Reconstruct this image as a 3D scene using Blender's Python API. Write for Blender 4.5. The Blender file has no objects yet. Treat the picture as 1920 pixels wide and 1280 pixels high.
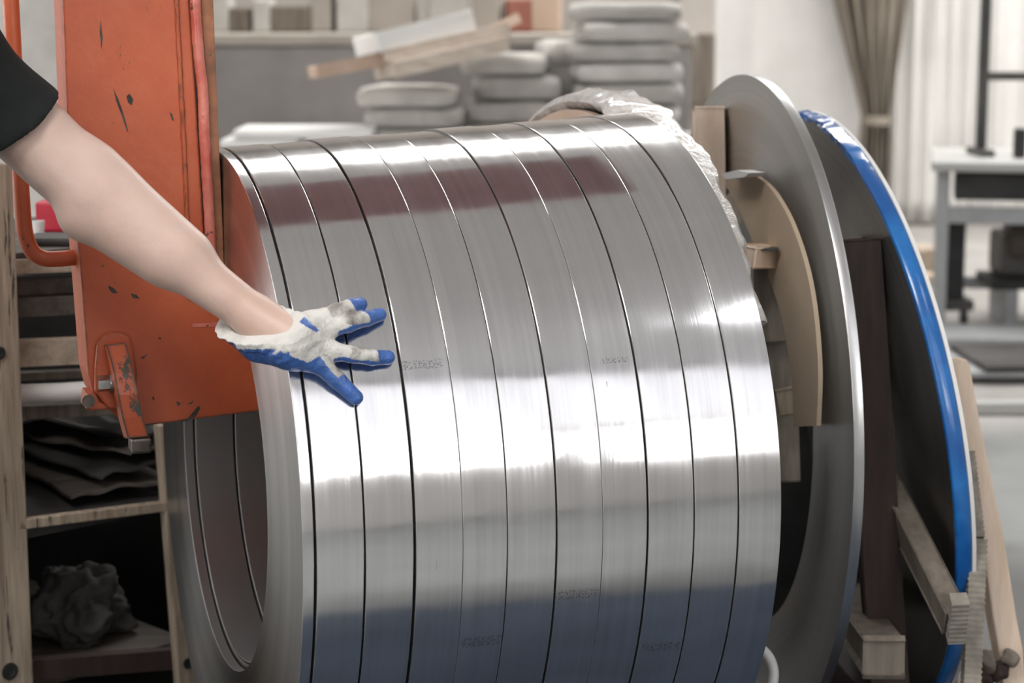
import bpy, bmesh, math, random
import numpy as np
from mathutils import Vector, Matrix, noise
random.seed(7); RNG = np.random.RandomState(7)
S = bpy.context.scene; COL = S.collection

# ------------------------------------------------------------ camera, world, light
F = 3752.8; PIT = math.radians(9.4725); CH = 1.5
cd = bpy.data.cameras.new('camera'); cam = bpy.data.objects.new('camera', cd); COL.objects.link(cam)
cam.location = (0, 0, CH); cam.rotation_euler = (math.radians(90) - PIT, 0, 0)
cd.sensor_width = 36; cd.lens = F * 36 / 1920; cd.clip_start = .05; cd.clip_end = 100
cd.dof.use_dof = True; cd.dof.focus_distance = 2.98; cd.dof.aperture_fstop = 4.2
S.camera = cam
S.view_settings.view_transform = 'Standard'; S.view_settings.look = 'None'
S.view_settings.gamma = 1; S.view_settings.use_curve_mapping = False
S.view_settings.exposure = 0.2
wd = bpy.data.worlds.new('world'); S.world = wd; wd.use_nodes = True
wd.node_tree.nodes['Background'].inputs[0].default_value = (.85, .93, 1, 1)
wd.node_tree.nodes['Background'].inputs[1].default_value = 1.0
SKY_W = 5.0      # skylight panels
WIN_W = 8.0      # glazed band behind the camera
def area(name, loc, rot, sx, sy, power, col=(1, 1, 1)):
    l = bpy.data.lights.new(name, 'AREA'); l.shape = 'RECTANGLE'; l.size = sx; l.size_y = sy
    l.energy = power; l.color = col
    o = bpy.data.objects.new(name, l); COL.objects.link(o); o.location = loc; o.rotation_euler = rot
    return o
area('hall_lamp', (.9, 9.0, 5.9), (0, 0, 0), 7, .35, 190, (1, .985, .96))
area('hall_lamp', (.9, 10.3, 5.9), (0, 0, 0), 7, .4, 150, (1, .985, .96))
area('hall_lamp', (4.2, 12.0, 5.6), (0, 0, 0), 4, 3, 240, (1, .985, .96))
area('fill_light', (-1.9, -.4, 5.5), (0, 0, 0), 2.6, 1.6, 190, (1, .985, .965))  # added overhead fill that lifts the skin and the orange paint

# ------------------------------------------------------------ projection helpers (pixels of the photo -> points at a real depth)
RT = np.array([1, 0, 0.]); UP = np.array([0, math.sin(PIT), math.cos(PIT)]); FW = np.array([0, math.cos(PIT), -math.sin(PIT)])
CAM = np.array([0, 0, CH])
def ray(x, y): return (x - 960) / F * RT - (y - 640) / F * UP + FW
def P(x, y, Z): return CAM + ray(x, y) * Z
def onplane(x, y, p0, n):
    d = ray(x, y); return CAM + d * (np.dot(np.asarray(p0) - CAM, n) / np.dot(d, n))
C0 = P(960 - .4702 / 3.2442 * F, 640 + .2151 / 3.2442 * F, 3.2442)
AX = np.array([.938399, .345554, 0.])                 # axis of the slit coils (left to right, away)
AY = np.array([-.345554, .938399, 0.])                # away from the camera
AZ = np.array([0, 0, 1.])
def L(s, y, z): return C0 + AX * s + AY * y + AZ * z    # local frame of the hook and coils
def Rs(s): return .525 + .0428 * s / .716
def hit(x, y, off=0.):
    d = ray(x, y); o = CAM - C0; t0, t1 = 1.8, None
    ts = np.linspace(1.8, 4, 2201); p = o + d * ts[:, None]; s = p @ AX
    r = np.linalg.norm(p - s[:, None] * AX, axis=1); i = np.argmax(r < Rs(s) + off)
    return C0 + p[i]
def hitn(p):
    q = p - C0; q = q - (q @ AX) * AX; return q / np.linalg.norm(q)

# ------------------------------------------------------------ object helpers
def tag(o, label=None, cat=None, group=None, kind=None):
    if label: o['label'] = label
    if cat: o['category'] = cat
    if group: o['group'] = group
    if kind: o['kind'] = kind
    return o
def smooth(me, on=True):
    me.polygons.foreach_set('use_smooth', [on] * len(me.polygons)); return me
def autosmooth(me, ang=35):
    bm = bmesh.new(); bm.from_mesh(me); a = math.radians(ang)
    for f in bm.faces: f.smooth = True
    for e in bm.edges:
        e.smooth = not (len(e.link_faces) == 2 and e.calc_face_angle(0) > a)
    bm.to_mesh(me); bm.free()
def link(name, me, m=None, parent=None):
    o = bpy.data.objects.new(name, me); COL.objects.link(o)
    if m is not None: me.materials.append(m)
    if parent is not None:
        o.parent = parent; o.matrix_parent_inverse = Matrix.Translation(parent.location).inverted() if parent.rotation_euler.to_quaternion().angle < 1e-6 else parent.matrix_basis.inverted()
    return o
def obj(name, V, Fc, m, parent=None, sm=None):
    me = bpy.data.meshes.new(name); me.from_pydata([tuple(map(float, v)) for v in V], [], [tuple(int(i) for i in f) for f in Fc])
    bm = bmesh.new(); bm.from_mesh(me); bmesh.ops.recalc_face_normals(bm, faces=bm.faces); bm.to_mesh(me); bm.free()
    if sm is True: smooth(me)
    elif sm: autosmooth(me, sm)
    return link(name, me, m, parent)
def objbm(name, bm, m, parent=None, sm=None):
    me = bpy.data.meshes.new(name); bmesh.ops.recalc_face_normals(bm, faces=bm.faces); bm.to_mesh(me); bm.free()
    if sm is True: smooth(me)
    elif sm: autosmooth(me, sm)
    return link(name, me, m, parent)
def thing(name, loc, label, cat, group=None):
    o = bpy.data.objects.new(name, None); COL.objects.link(o); o.location = tuple(loc); o.empty_display_size = .05
    return tag(o, label, cat, group)
def box_bm(c, ax, ay, az, sx, sy, sz, bev=0., seg=1, bm=None, rough=0., cuts=0):
    b = bmesh.new(); bmesh.ops.create_cube(b, size=1)
    c, ax, ay, az = [np.asarray(v, float) for v in (c, ax, ay, az)]
    for v in b.verts:
        v.co = Vector(c + ax * v.co.x * sx + ay * v.co.y * sy + az * v.co.z * sz)
    if bev > 0: bmesh.ops.bevel(b, geom=b.edges[:], offset=bev, segments=seg, affect='EDGES', profile=.6)
    if cuts: bmesh.ops.subdivide_edges(b, edges=[e for e in b.edges if e.calc_length() > .06], cuts=cuts, use_grid_fill=True)
    if rough:
        for v in b.verts:
            v.co += Vector(noise.noise_vector(v.co * 23)) * rough
    if bm is None: return b
    me = bpy.data.meshes.new('t'); b.to_mesh(me); b.free(); bm.from_mesh(me); bpy.data.meshes.remove(me); return bm
X, Y, Z3 = np.eye(3)
def rotz(a): return np.array([math.cos(a), math.sin(a), 0.]), np.array([-math.sin(a), math.cos(a), 0.]), Z3
def box(name, c, size, m, parent=None, rz=0., bev=.003, seg=1, rough=0., cuts=0, axes=None, sm=None):
    a = axes or rotz(rz)
    return objbm(name, box_bm(c, *a, *size, bev, seg, rough=rough, cuts=cuts), m, parent, sm)
def bar(name, p, q, w, d, m, parent=None, wdir=None, bev=.003, rough=0., cuts=0):
    p, q = np.asarray(p, float), np.asarray(q, float); z = q - p; Ln = np.linalg.norm(z); z = z / Ln
    x = np.asarray(RT if wdir is None else wdir, float); x = x - (x @ z) * z; x /= np.linalg.norm(x); y = np.cross(z, x)
    return objbm(name, box_bm((p + q) / 2, x, y, z, w, d, Ln, bev, 1, rough=rough, cuts=cuts), m, parent)
def prism(name, pts, n, t, m, parent=None, bev=0., sm=None):
    """polygon (list of points) extruded by t along n"""
    n = np.asarray(n, float); n = n / np.linalg.norm(n); b = bmesh.new()
    v0 = [b.verts.new(Vector(p)) for p in pts]; v1 = [b.verts.new(Vector(np.asarray(p) + n * t)) for p in pts]; k = len(pts)
    b.faces.new(v0); b.faces.new(v1[::-1])
    for i in range(k): b.faces.new((v0[i], v0[(i + 1) % k], v1[(i + 1) % k], v1[i]))
    bmesh.ops.recalc_face_normals(b, faces=b.faces)
    if bev: bmesh.ops.bevel(b, geom=b.edges[:], offset=bev, segments=2, affect='EDGES', profile=.5)
    return objbm(name, b, m, parent, sm)
def catmull(pts, n=8):
    pts = [np.asarray(p, float) for p in pts]; Q = [2 * pts[0] - pts[1]] + pts + [2 * pts[-1] - pts[-2]]; out = []
    for i in range(1, len(Q) - 2):
        for k in range(n):
            t = k / n; a, b, c, d = Q[i - 1:i + 3]
            out.append(.5 * (2 * b + (c - a) * t + (2 * a - 5 * b + 4 * c - d) * t * t + (3 * b - a - 3 * c + d) * t ** 3))
    return out + [pts[-1]]
def tube(name, pts, r, m, parent=None, seg=14, cap=True, closed=False, rj=0.):
    pts = [np.asarray(p, float) for p in pts]; V = []; Fc = []; N = len(pts); prev = None
    for i, p in enumerate(pts):
        if closed: t = pts[(i + 1) % N] - pts[i - 1]
        else: t = pts[min(i + 1, N - 1)] - pts[max(i - 1, 0)]
        t = t / np.linalg.norm(t)
        if prev is None:
            a = np.array([0, 0, 1.]) if abs(t[2]) < .9 else np.array([1., 0, 0]); prev = np.cross(t, a)
        u = prev - (prev @ t) * t; u /= np.linalg.norm(u); prev = u; w = np.cross(t, u)
        rr = r[i] if hasattr(r, '__len__') else r
        for k in range(seg):
            a = 2 * math.pi * k / seg; q = rr * (1 + rj * (random.random() - .5))
            V.append(p + q * (math.cos(a) * u + math.sin(a) * w))
    for i in range(N if closed else N - 1):
        j = (i + 1) % N
        for k in range(seg): Fc.append((i * seg + k, i * seg + (k + 1) % seg, j * seg + (k + 1) % seg, j * seg + k))
    if cap and not closed:
        Fc.append(tuple(range(seg))[::-1]); Fc.append(tuple((N - 1) * seg + k for k in range(seg)))
    return obj(name, V, Fc, m, parent, 50)
def lathe(name, prof, c, ax, m, parent=None, seg=192, a0=0., a1=2 * math.pi, sm=30, jit=None, uv=False):
    """closed profile [(s, r)...] swept round axis ax through c"""
    c = np.asarray(c, float); ax = np.asarray(ax, float) / np.linalg.norm(ax)
    u = (Z3 if abs(ax[2]) < .9 else X) * 1.; u = u - (u @ ax) * ax; u /= np.linalg.norm(u); w = np.cross(ax, u)
    full = abs(a1 - a0 - 2 * math.pi) < 1e-6; n = seg if full else seg + 1; k = len(prof); V = []; Fc = []
    for i in range(n):
        a = a0 + (a1 - a0) * i / seg; d = math.cos(a) * u + math.sin(a) * w
        for j, (s, r) in enumerate(prof):
            q = jit(a, s, r, j) if jit else (0, 0)
            V.append(c + ax * (s + q[0]) + d * (r + q[1]))
    for i in range(seg):
        i2 = (i + 1) % n
        for j in range(k): Fc.append((i * k + j, i * k + (j + 1) % k, i2 * k + (j + 1) % k, i2 * k + j))
    if not full: Fc.append(tuple(range(k))); Fc.append(tuple((n - 1) * k + j for j in range(k))[::-1])
    o = obj(name, V, Fc, m, parent, sm)
    if uv:
        me = o.data; lay = me.uv_layers.new(name='UVMap'); co = np.array([v.co for v in me.vertices]) - c
        s = co @ ax; th = np.arctan2(co @ w, co @ u)
        li = np.array([l.vertex_index for l in me.loops]); out = np.stack([th[li], s[li]], 1).astype(np.float32)
        lay.data.foreach_set('uv', out.ravel())
    return o

# ------------------------------------------------------------ materials
def new_mat(name):
    m = bpy.data.materials.new(name); m.use_nodes = True; nt = m.node_tree; return m, nt, nt.nodes['Principled BSDF']
class NT:
    def __init__(s, nt): s.nt = nt
    def n(s, t, **k):
        x = s.nt.nodes.new(t)
        for a, v in k.items():
            if a.startswith('i_'):
                key = a[2:]; key = int(key) if key.isdigit() else key.replace('_', ' ')
                if hasattr(v, 'type') and hasattr(v, 'is_output'): s.nt.links.new(v, x.inputs[key])
                else: x.inputs[key].default_value = v
            else: setattr(x, a, v)
        return x
    def l(s, a, b): s.nt.links.new(a, b)
def ramp(g, fac, stops):
    r = g.n('ShaderNodeValToRGB'); g.l(fac, r.inputs[0]); cr = r.color_ramp
    while len(cr.elements) < len(stops): cr.elements.new(.5)
    for e, (p, c) in zip(cr.elements, stops): e.position = p; e.color = (*c, 1) if len(c) == 3 else c
    return r.outputs[0]
def basic(name, c1, c2=None, rough=.6, metal=0., scale=6., stretch=(1, 1, 1), bump=0., bscale=None, detail=5, lo=.35, hi=.65, spots=None, coat=0., sub=0., trans=0., alpha=1., rotz_=0.):
    m, nt, b = new_mat(name); g = NT(nt)
    tc = g.n('ShaderNodeTexCoord'); mp = g.n('ShaderNodeMapping', i_Vector=tc.outputs['Object'], i_Scale=stretch, i_Rotation=(0, 0, rotz_))
    nz = g.n('ShaderNodeTexNoise', i_Vector=mp.outputs[0], i_Scale=scale, i_Detail=detail, i_Roughness=.6)
    col = ramp(g, nz.outputs[0], [(lo, c1), (hi, c2 or c1)])
    if spots:
        sc, thr, sca = spots
        n2 = g.n('ShaderNodeTexNoise', i_Vector=mp.outputs[0], i_Scale=sca, i_Detail=6., i_Roughness=.65)
        f = ramp(g, n2.outputs[0], [(thr, (0, 0, 0)), (thr + .03, (1, 1, 1))])
        mx = g.n('ShaderNodeMix', data_type='RGBA'); g.l(f, mx.inputs[0]); g.l(col, mx.inputs[6]); mx.inputs[7].default_value = (*sc, 1); col = mx.outputs[2]
    g.l(col, b.inputs['Base Color'])
    b.inputs['Roughness'].default_value = rough; b.inputs['Metallic'].default_value = metal
    if coat: b.inputs['Coat Weight'].default_value = coat; b.inputs['Coat Roughness'].default_value = .15
    if trans: b.inputs['Transmission Weight'].default_value = trans
    if sub:
        b.inputs['Subsurface Weight'].default_value = sub; b.inputs['Subsurface Radius'].default_value = (1, .35, .2); b.inputs['Subsurface Scale'].default_value = .006
    if alpha < 1: b.inputs['Alpha'].default_value = alpha
    if bump:
        n3 = g.n('ShaderNodeTexNoise', i_Vector=mp.outputs[0], i_Scale=bscale or scale * 4, i_Detail=4.)
        bp = g.n('ShaderNodeBump', i_Strength=1., i_Distance=bump, i_Height=n3.outputs[0]); g.l(bp.outputs[0], b.inputs['Normal'])
    return m
def emit(name, c, s):
    m, nt, b = new_mat(name); b.inputs['Base Color'].default_value = (.8, .8, .8, 1); b.inputs['Emission Color'].default_value = (*c, 1); b.inputs['Emission Strength'].default_value = s; return m
def wood(name, light, dark, scale=3., axis=2, rough=.75, spots=None):
    st = [14, 14, 14]; st[axis] = 1.0
    return basic(name, dark, light, rough, scale=scale, stretch=tuple(st), bump=.0015, bscale=scale * 2.5, lo=.3, hi=.68, spots=spots)
def paint(name):
    m, nt, b = new_mat(name); g = NT(nt); tc = g.n('ShaderNodeTexCoord')
    nz = g.n('ShaderNodeTexNoise', i_Vector=tc.outputs['Object'], i_Scale=4., i_Detail=6., i_Roughness=.6)
    col = ramp(g, nz.outputs[0], [(.3, (.42, .078, .028)), (.5, (.53, .108, .040)), (.7, (.60, .150, .062))])
    # worn edges and chips down to dark primer and rust
    bv = g.n('ShaderNodeBevel', samples=4, i_Radius=.007); geo = g.n('ShaderNodeNewGeometry')
    dt = g.n('ShaderNodeVectorMath', operation='DOT_PRODUCT'); g.l(bv.outputs[0], dt.inputs[0]); g.l(geo.outputs['Normal'], dt.inputs[1])
    edge = g.n('ShaderNodeMath', operation='SUBTRACT', i_0=1.); g.l(dt.outputs['Value'], edge.inputs[1])
    n2 = g.n('ShaderNodeTexNoise', i_Vector=tc.outputs['Object'], i_Scale=60., i_Detail=5., i_Roughness=.7)
    a1 = g.n('ShaderNodeMath', operation='MULTIPLY', i_1=2.6); g.l(edge.outputs[0], a1.inputs[0])
    a2 = g.n('ShaderNodeMath', operation='ADD'); g.l(a1.outputs[0], a2.inputs[0]); g.l(n2.outputs[0], a2.inputs[1])
    e = ramp(g, a2.outputs[0], [(.68, (0, 0, 0)), (.72, (1, 1, 1))])
    mp = g.n('ShaderNodeMapping', i_Vector=tc.outputs['Object'], i_Scale=(1, 1, .55), i_Rotation=(.2, .5, .3))
    n4 = g.n('ShaderNodeTexNoise', i_Vector=mp.outputs[0], i_Scale=13., i_Detail=8., i_Roughness=.72)
    ch = ramp(g, n4.outputs[0], [(.632, (0, 0, 0)), (.645, (1, 1, 1))])
    mxm = g.n('ShaderNodeMath', operation='MAXIMUM'); g.l(e, mxm.inputs[0]); g.l(ch, mxm.inputs[1])
    mx = g.n('ShaderNodeMix', data_type='RGBA'); g.l(mxm.outputs[0], mx.inputs[0]); g.l(col, mx.inputs[6]); mx.inputs[7].default_value = (.07, .06, .045, 1)
    g.l(mx.outputs[2], b.inputs['Base Color'])
    n3 = g.n('ShaderNodeTexNoise', i_Vector=tc.outputs['Object'], i_Scale=90., i_Detail=3.)
    rr = g.n('ShaderNodeMapRange', i_Value=n3.outputs[0], i_3=.28, i_4=.5); g.l(rr.outputs[0], b.inputs['Roughness'])
    hh = g.n('ShaderNodeMath', operation='MULTIPLY_ADD', i_1=-.6); g.l(mxm.outputs[0], hh.inputs[0]); g.l(n3.outputs[0], hh.inputs[2])
    bp = g.n('ShaderNodeBump', i_Strength=.6, i_Distance=.0008, i_Height=hh.outputs[0]); g.l(bp.outputs[0], b.inputs['Normal'])
    return m
def steel(name, seed, marks):
    """polished strip surface; uv = (angle, axial)"""
    m, nt, b = new_mat(name); g = NT(nt); uv = g.n('ShaderNodeUVMap', uv_map='UVMap')
    mp = g.n('ShaderNodeMapping', i_Vector=uv.outputs[0], i_Scale=(.6, 60, 1), i_Location=(seed * 3.1, seed * 1.7, seed))
    n1 = g.n('ShaderNodeTexNoise', i_Vector=mp.outputs[0], i_Scale=1.5, i_Detail=5., i_Roughness=.65)
    col = ramp(g, n1.outputs[0], [(.3, (.68, .675, .68)), (.7, (.80, .795, .797))]); src = col
    mp2 = g.n('ShaderNodeMapping', i_Vector=uv.outputs[0], i_Scale=(2, 9, 1), i_Location=(seed * 5.3, seed, 0))
    n5 = g.n('ShaderNodeTexNoise', i_Vector=mp2.outputs[0], i_Scale=1.6, i_Detail=4.)
    ro = g.n('ShaderNodeMapRange', i_Value=n5.outputs[0], i_1=.3, i_2=.7, i_3=.09, i_4=.16)
    fr = g.n('ShaderNodeMath', operation='ADD'); g.l(ro.outputs[0], fr.inputs[0]); q = g.n('ShaderNodeMapRange', i_Value=n1.outputs[0], i_1=.5, i_2=.8, i_3=0., i_4=.06); g.l(q.outputs[0], fr.inputs[1]); g.l(fr.outputs[0], b.inputs['Roughness'])
    sp = g.n('ShaderNodeSeparateXYZ', i_Vector=uv.outputs[0])
    for (th, w, s0, s1, kind) in marks:      # rolled-on ink marks and scuffs: (angle, half width, s0, s1, kind)
        da = g.n('ShaderNodeMath', operation='SUBTRACT', i_1=th); g.l(sp.outputs[0], da.inputs[0])
        ab = g.n('ShaderNodeMath', operation='ABSOLUTE'); g.l(da.outputs[0], ab.inputs[0])
        lt = g.n('ShaderNodeMath', operation='LESS_THAN', i_1=w); g.l(ab.outputs[0], lt.inputs[0])
        g1 = g.n('ShaderNodeMath', operation='GREATER_THAN', i_1=s0); g.l(sp.outputs[1], g1.inputs[0])
        g2 = g.n('ShaderNodeMath', operation='LESS_THAN', i_1=s1); g.l(sp.outputs[1], g2.inputs[0])
        mpp = g.n('ShaderNodeMapping', i_Vector=uv.outputs[0], i_Scale=(260, 330, 1) if kind == 'ink' else (14, 420, 1))
        nn = g.n('ShaderNodeTexNoise', i_Vector=mpp.outputs[0], i_Scale=1., i_Detail=2.)
        t = g.n('ShaderNodeMath', operation='GREATER_THAN', i_1=.545 if kind == 'ink' else .6); g.l(nn.outputs[0], t.inputs[0])
        o = lt.outputs[0]
        for z in (g1, g2, t):
            mm = g.n('ShaderNodeMath', operation='MULTIPLY'); g.l(o, mm.inputs[0]); g.l(z.outputs[0], mm.inputs[1]); o = mm.outputs[0]
        m3 = g.n('ShaderNodeMath', operation='MULTIPLY', i_1=.55); g.l(o, m3.inputs[0])
        mx = g.n('ShaderNodeMix', data_type='RGBA'); g.l(m3.outputs[0], mx.inputs[0]); g.l(src, mx.inputs[6]); mx.inputs[7].default_value = (.12, .12, .125, 1); src = mx.outputs[2]
    g.l(src, b.inputs['Base Color']); b.inputs['Metallic'].default_value = 1
    mp3 = g.n('ShaderNodeMapping', i_Vector=uv.outputs[0], i_Scale=(4.2, 5, 1), i_Location=(seed * 2.3, seed * 7, 0))
    n6 = g.n('ShaderNodeTexNoise', i_Vector=mp3.outputs[0], i_Scale=1.2, i_Detail=2.)
    bp = g.n('ShaderNodeBump', i_Strength=1., i_Distance=.0006, i_Height=n6.outputs[0])
    bp2 = g.n('ShaderNodeBump', i_Strength=.25, i_Distance=.0002, i_Height=n1.outputs[0]); g.l(bp.outputs[0], bp2.inputs['Normal']); g.l(bp2.outputs[0], b.inputs['Normal'])
    return m
def coil_face(name, c, ax, c1=(.38, .37, .36), c2=(.70, .685, .67), rough=.27, freq=240.):
    """edge of wound strip: concentric wraps"""
    m, nt, b = new_mat(name); g = NT(nt); tc = g.n('ShaderNodeTexCoord')
    d = g.n('ShaderNodeVectorMath', operation='SUBTRACT', i_1=tuple(c)); g.l(tc.outputs['Object'], d.inputs[0])
    cr = g.n('ShaderNodeVectorMath', operation='CROSS_PRODUCT', i_1=tuple(ax)); g.l(d.outputs[0], cr.inputs[0])
    ln = g.n('ShaderNodeVectorMath', operation='LENGTH'); g.l(cr.outputs[0], ln.inputs[0])
    cb = g.n('ShaderNodeCombineXYZ'); g.l(ln.outputs['Value'], cb.inputs[0])
    nz = g.n('ShaderNodeTexNoise', i_Vector=cb.outputs[0], i_Scale=freq, i_Detail=6., i_Roughness=.75)
    n2 = g.n('ShaderNodeTexNoise', i_Vector=cb.outputs[0], i_Scale=freq * .08, i_Detail=2.)
    ad = g.n('ShaderNodeMath', operation='MULTIPLY_ADD', i_1=.5); g.l(n2.outputs[0], ad.inputs[0]); h = g.n('ShaderNodeMath', operation='MULTIPLY', i_1=.5); g.l(nz.outputs[0], h.inputs[0]); g.l(h.outputs[0], ad.inputs[2])
    g.l(ramp(g, ad.outputs[0], [(.36, c1), (.64, c2)]), b.inputs['Base Color']); b.inputs['Metallic'].default_value = 1
    rr = g.n('ShaderNodeMapRange', i_Value=nz.outputs[0], i_3=rough - .06, i_4=rough + .12); g.l(rr.outputs[0], b.inputs['Roughness'])
    bp = g.n('ShaderNodeBump', i_Strength=.6, i_Distance=.0006, i_Height=nz.outputs[0]); g.l(bp.outputs[0], b.inputs['Normal'])
    c2_ = g.n('ShaderNodeVectorMath', operation='CROSS_PRODUCT', i_0=tuple(ax)); g.l(cr.outputs[0], c2_.inputs[1])
    nm = g.n('ShaderNodeVectorMath', operation='NORMALIZE'); g.l(c2_.outputs[0], nm.inputs[0]); g.l(nm.outputs[0], b.inputs['Tangent']); b.inputs['Anisotropic'].default_value = .75
    return m

M = {}
M['orange'] = paint('worn orange paint')
M['weld'] = basic('pinkish thick paint', (.55, .10, .07), (.72, .24, .18), .3, scale=14, spots=((.09, .06, .04), .66, 30), bump=.002, bscale=40, coat=.5)
M['rust'] = basic('brown rusty wear plate', (.20, .085, .045), (.42, .17, .085), .55, scale=18, spots=((.10, .08, .06), .6, 45), bump=.001)
M['darkmetal'] = basic('dark worn metal', (.03, .026, .022), (.12, .10, .085), .4, .7, scale=25, bump=.0006)
M['bolt'] = basic('bare bolt steel', (.35, .34, .33), (.6, .6, .6), .25, 1., scale=30)
M['bore'] = basic('bore steel', (.36, .355, .35), (.48, .47, .465), .36, .9, scale=3, stretch=(1, 1, .2))
M['woodpost'] = wood('weathered pale wood', (.44, .36, .275), (.20, .155, .11), 4.2, 2, spots=((.07, .055, .04), .60, 5))
M['woodpale'] = wood('fresh pale wood', (.86, .70, .57), (.66, .50, .37), 2.2, 2, spots=((.25, .14, .08), .72, 1.6))
M['woodh'] = wood('plank wood', (.52, .43, .34), (.30, .24, .18), 3., 0)
M['wooddark'] = wood('dark plank wood', (.12, .10, .085), (.05, .043, .037), 3., 0)
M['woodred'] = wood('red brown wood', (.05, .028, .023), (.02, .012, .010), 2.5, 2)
M['woodgrey'] = wood('grey brown wood', (.24, .205, .165), (.12, .10, .08), 2.5, 2)
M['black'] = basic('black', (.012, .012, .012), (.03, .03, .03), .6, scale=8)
M['rag'] = basic('grey rag cloth', (.06, .058, .055), (.12, .115, .11), .95, scale=9, bump=.002, bscale=60)
M['sheet'] = basic('dark oily steel sheet', (.03, .028, .027), (.075, .07, .067), .55, .2, scale=5, bump=.001)
M['concrete'] = basic('grey concrete', (.24, .22, .21), (.40, .38, .365), .9, scale=1.6, bump=.003, bscale=9, lo=.3, hi=.7)
M['ledge'] = basic('beige ledge', (.36, .32, .28), (.46, .42, .37), .85, scale=2)
M['sack'] = basic('pale grey paper', (.47, .45, .42), (.62, .60, .565), .85, scale=5, bump=.003, bscale=14)
M['sack2'] = basic('mid grey paper', (.37, .355, .33), (.50, .48, .45), .85, scale=5, bump=.003, bscale=14)
M['white'] = basic('white painted', (.72, .71, .69), (.82, .81, .79), .7, scale=3)
M['plank'] = wood('light board', (.66, .58, .50), (.46, .38, .31), 2., 0)
M['floor'] = None
M['wall'] = basic('beige wall plaster', (.42, .385, .35), (.50, .46, .42), .9, scale=1.2)
M['wallw'] = basic('white wall', (.66, .65, .63), (.72, .71, .69), .9, scale=1.2)
M['walls'] = basic('light grey sheeting', (.62, .605, .60), (.68, .665, .66), .9, scale=1.2)
M['curtw'] = basic('white curtain', (.70, .685, .66), (.78, .765, .74), .9, scale=2, bump=.002, bscale=30)
M['curtt'] = basic('taupe curtain', (.25, .215, .175), (.34, .30, .25), .9, scale=2)
M['ladder'] = basic('dark grey steel', (.05, .048, .045), (.09, .085, .08), .5, .3)
M['tabletop'] = basic('pale grey table top', (.40, .40, .385), (.46, .46, .445), .5, scale=3)
M['tableleg'] = basic('grey painted steel', (.30, .31, .32), (.38, .39, .40), .5, scale=4)
M['blue'] = basic('blue film', (.006, .10, .36), (.015, .19, .56), .22, scale=9, bump=.0012, bscale=22, coat=.6)
M['cream'] = basic('kraft cardboard', (.42, .32, .225), (.53, .42, .31), .8, scale=3, bump=.0006)
M['tanface'] = basic('tan plywood', (.46, .33, .25), (.60, .45, .35), .8, scale=4)
M['strapping'] = basic('grey webbing', (.22, .20, .17), (.36, .325, .28), .9, scale=30, bump=.001, bscale=90)
M['pvc'] = basic('white hose', (.55, .55, .54), (.65, .65, .64), .35)
M['red'] = basic('red plastic', (.42, .01, .03), (.55, .02, .05), .35)
M['brick'] = basic('brick red cardboard', (.30, .11, .08), (.38, .15, .11), .8)
M['shirt'] = basic('black cotton', (.004, .006, .0055), (.009, .012, .011), .92, scale=20, bump=.0008, bscale=160)
M['jeans'] = basic('blue denim', (.03, .06, .13), (.05, .09, .19), .9, scale=30, bump=.0005, bscale=200)
M['tarp'] = basic('blue tarpaulin', (.016, .026, .046), (.028, .043, .070), .7, scale=4, bump=.01, bscale=6)
M['hair'] = basic('black hair', (.008, .007, .006), (.02, .017, .014), .5, scale=60, stretch=(1, 1, .2), bump=.003)
def film_mat():
    m, nt, b = new_mat('crinkled clear film'); g = NT(nt); tc = g.n('ShaderNodeTexCoord')
    nz = g.n('ShaderNodeTexNoise', i_Vector=tc.outputs['Object'], i_Scale=16., i_Detail=5., i_Roughness=.7)
    g.l(ramp(g, nz.outputs[0], [(.35, (.42, .37, .33)), (.5, (.60, .56, .53)), (.66, (.68, .67, .66))]), b.inputs['Base Color'])
    b.inputs['Roughness'].default_value = .25; b.inputs['Coat Weight'].default_value = .5
    bp = g.n('ShaderNodeBump', i_Strength=1., i_Distance=.012, i_Height=nz.outputs[0]); g.l(bp.outputs[0], b.inputs['Normal']); return m
M['film'] = film_mat()
def skin_mat():
    m = basic('skin', (.56, .385, .315), (.66, .49, .42), .45, scale=7, bump=.0022, bscale=26, sub=.25, lo=.3, hi=.7, detail=4)
    return m
M['skin'] = skin_mat()
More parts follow.
